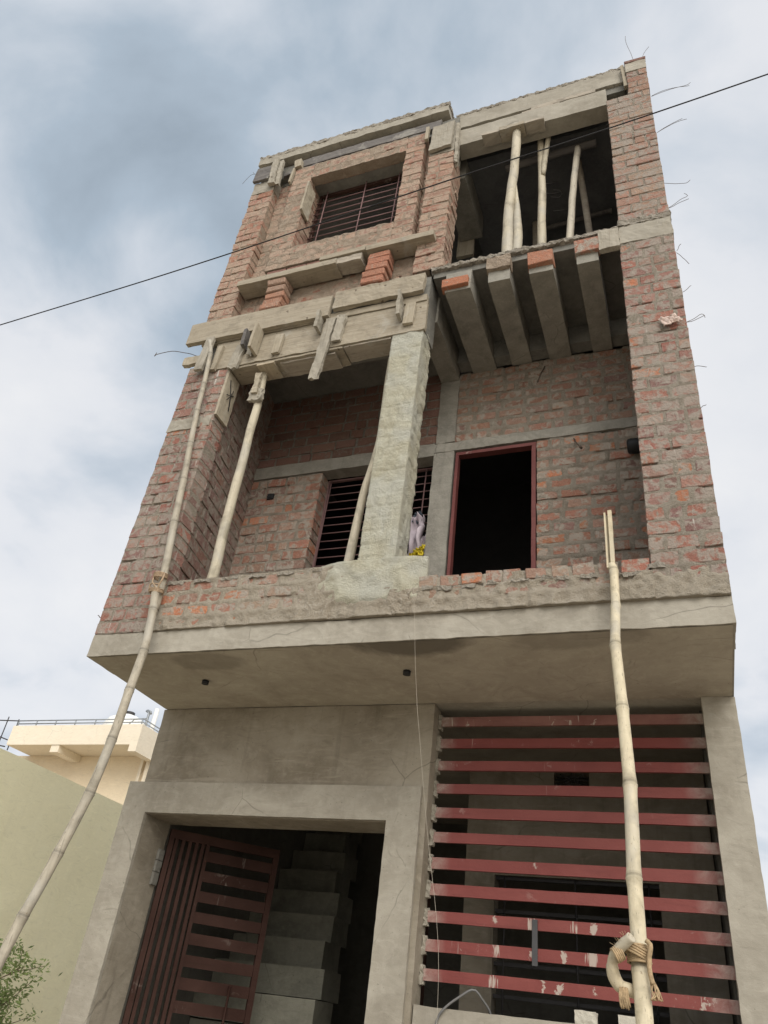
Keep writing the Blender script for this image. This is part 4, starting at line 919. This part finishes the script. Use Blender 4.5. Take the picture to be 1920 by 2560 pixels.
mb = MB(); tube(mb, resample([(2.305, -.05, .31), (2.335, -.06, .12), (2.375, -.06, -.25), (2.43, -.06, -.60), (2.51, -.06, -1.05), (2.60, -.06, -1.52), (2.62, -.06, -2.0)], 40, .002, 2), .0008, 4)
tag(build('string', mb, MT['thread']), 'thin white string hanging down across the balcony soffit and grille', 'string')
mb = MB(); tube(mb, resample([(2.29, .955, -1.95), (2.305, .955, -1.775), (2.348, .955, -1.704), (2.426, .965, -1.645), (2.493, .98, -1.605), (2.532, 1.02, -1.64), (2.572, 1.09, -1.72), (2.58, 1.1, -1.9)], 30, .001, 1), .0062, 8)
tag(build('cable_loop', mb, MT['hose']), 'grey cable arching over the low wall behind the grille', 'cable')
for x0, x1, lab in ((3.03, 3.135, 'small cement block on the low wall left of the yellow bamboo'), (3.245, 3.335, 'small cement block on the low wall behind the yellow bamboo')):
    mb = MB(); nbox(mb, (x0, .97, -1.703), (x1, 1.05, -1.645), .02, .005, 30); tag(build('cement_block', mb, MT['block']), lab, 'block', 'cement blocks on the low wall')
# overhead line across the front (slight sag between far-off poles)
mb = MB(); tube(mb, resample([(-9.6, -1.0, 2.10), (-4.5, -1.0, 2.23), (-1.118, -1.0, 2.486), (.667, -1.0, 2.632), (2.62, -1.0, 2.868), (4.585, -1.0, 3.102), (10, -1.0, 3.95)], 90), .0044, 6)
tag(build('overhead_cable', mb, MT['cable']), 'thin black overhead cable crossing in front of the house', 'cable')

# ------------------------------------------------------------------ neighbours on the left
mb = MB(); nbox(mb, (-4.25, -3.0, GZ), (-4.0, 9.2, .45), .35, .012, .8)
tag(build('yellow_side_wall', mb, MT['cream']), 'big blank pale yellow side wall left of the unfinished house', 'wall')
nb = thing('peach_house', (-9, 11, GZ), 'peach painted house with roof railing beyond the yellow wall', 'house')
def npart(name, m, fill, parent=None): mb = MB(); fill(mb); return build(name, mb, MT[m], parent or nb)
npart('wall', 'peach', lambda mb: box(mb, (-14, 9.75, GZ), (-6.80, 17, 2.47)))
npart('corner_trim', 'peachlite', lambda mb: [box(mb, (x, 9.66, GZ), (x+.07, 9.748, 2.40)) for x in (-7.16, -7.01)] + [box(mb, (-6.93, 9.66, GZ), (-6.79, 9.748, 2.40))])
npart('balcony', 'peachlite', lambda mb: (box(mb, (-10.34, 9.0, 2.473), (-6.84, 17, 2.90)), box(mb, (-7.02, 8.99, 2.33), (-6.83, 16.9, 2.47))))
npart('bracket', 'peachlite', lambda mb: box(mb, (-9.08, 9.02, 2.32), (-8.86, 9.747, 2.47)))
rl = bpy.data.objects.new('railing', None); COL.objects.link(rl); rl.parent = nb; rl.location = Vector((-8.6, 9.05, 2.9))-wloc(nb)
def f(mb):
    for z in (2.96, 3.03): tube(mb, [(-10.3, 9.05, z), (-6.9, 9.05, z), (-6.9, 13, z)], .013, 6)
npart('rail', 'steel', f, rl)
for x in (-10.28, -9.76, -9.22, -8.68, -8.14, -7.6, -6.92): npart('post', 'steel', lambda mb: tube(mb, [(x, 9.05, 2.89), (x, 9.05, 3.035)], .013, 6), rl)
for y in (10.2, 11.4, 12.6): npart('post', 'steel', lambda mb: tube(mb, [(-6.9, y, 2.89), (-6.9, y, 3.035)], .013, 6), rl)
st = npart('stair_railing', 'iron', lambda mb: [tube(mb, p, .013, 6) for p in ([(-12.6, 9.3, 3.5), (-11.3, 9.2, 3.12), (-10.3, 9.05, 3.03)], [(-12.6, 9.3, 3.2), (-11.3, 9.2, 2.85), (-10.42, 9.05, 2.6)], [(-12.6, 9.3, 2.9), (-11.3, 9.2, 2.6), (-10.42, 9.05, 2.45)])] +
     [tube(mb, [(x, 9.15, 2.4), (x, 9.15, 3.08+(-10.3-x)*.2)], .012, 6) for x in (-10.42, -10.75, -11.1, -11.5, -12)])
npart('vent_pipe', 'white', lambda mb: tube(mb, [(-7.64, 10.3, 2.89), (-7.64, 10.3, 3.74)], .055, 10))
npart('vent_pipe', 'steel', lambda mb: (tube(mb, [(-7.84, 10.3, 2.89), (-7.84, 10.3, 3.64), (-7.93, 10.3, 3.70)], .028, 8), tube(mb, [(-7.78, 10.3, 3.62), (-7.80, 10.3, 3.67), (-7.9, 10.3, 3.71)], .026, 8), tube(mb, [(-7.84, 10.3, 3.52), (-8.2, 10.3, 3.50), (-8.6, 10.6, 3.47)], .014, 6)))
tk = MB(); tube(tk, [(-9.15, 11.2, 2.9), (-9.15, 11.2, 3.62), (-9.15, 11.2, 3.78), (-9.15, 11.2, 3.90), (-9.15, 11.2, 3.95)], [.55, .55, .46, .26, .12], 28)
tko = tag(build('water_tank', tk, MT['white']), 'white plastic water tank on the peach house roof', 'water tank')
mb = MB(); tube(mb, [(-9.15, 11.2, 3.94), (-9.15, 11.2, 4.02)], .12, 16); build('lid', mb, MT['iron'], tko)

# ------------------------------------------------------------------ small tree against the yellow wall
m_, t_, b_ = mat('fine_leaf'); nn = noi(t_, posn(t_), 2.3, 3, .5); n5 = noi(t_, posn(t_), 25, 2, .5)
cc = mix(t_, mr(t_, nn, .35, .65), (.15, .22, .07), (.25, .32, .12)); cc = mix(t_, mr(t_, n5, .45, .7, 0, .6), cc, (.30, .34, .15)); t_.links.new(cc, b_.inputs['Base Color'])
b_.inputs['Roughness'].default_value = .6
tr_ = nd(t_, 'ShaderNodeBsdfTranslucent'); t_.links.new(cc, tr_.inputs[0]); ms = nd(t_, 'ShaderNodeMixShader'); ms.inputs[0].default_value = .35
t_.links.new(b_.outputs[0], ms.inputs[1]); t_.links.new(tr_.outputs[0], ms.inputs[2]); t_.links.new(ms.outputs[0], [n for n in t_.nodes if n.type == 'OUTPUT_MATERIAL'][0].inputs[0])
MT['leaf'] = m_; MT['bark'] = plain('bark', (.16, .12, .08), .9, .3, 30)
tr = thing('small_tree', (-2.8, 2.75, GZ), 'small leafy green tree in front of the pale yellow wall', 'tree')
tm, lm = MB(), MB(); rg = random.Random(21); tips = []
def grow(p, d, L, r, dep):
    q = [p]; dd = d.copy()
    for k in range(4):
        dd = (dd+Vector((rg.uniform(-1, 1), rg.uniform(-1, 1), rg.uniform(-.6, .8)))*.22).normalized(); q.append(q[-1]+dd*L/4)
    tube(tm, q, [r, r*.9, r*.8, r*.7, r*.6], 7, cap=False)
    if dep == 0: tips.extend(q[1:]); return
    if dep == 1: tips.extend(q[2:])
    for k in range(rg.randint(3, 4)):
        s = q[rg.randint(2, 4)]; nd_ = (dd+Vector((rg.uniform(-1, 1), rg.uniform(-1, 1), rg.uniform(-.35, .6)))*.9).normalized(); grow(s, nd_, L*rg.uniform(.6, .8), r*.55, dep-1)
grow(Vector((-2.8, 2.75, GZ)), Vector((0, .05, 1)), .95, .045, 4)
for p in tips:
    for k in range(rg.randint(14, 22)):
        c = p+Vector((rg.gauss(0, .055), rg.gauss(0, .055), rg.gauss(0, .045)))
        a = Vector((rg.uniform(-1, 1), rg.uniform(-1, 1), rg.uniform(-.6, .6))).normalized(); b = a.cross(Vector((rg.uniform(-1, 1), rg.uniform(-1, 1), rg.uniform(-1, 1)))).normalized()
        L = rg.uniform(.016, .032); w = L*.36
        lm.add([c-a*L, c-b*w, c+a*L, c+b*w], [(0, 1, 2, 3)])
build('trunk', tm, MT['bark'], tr); build('crown', lm, MT['leaf'], tr)
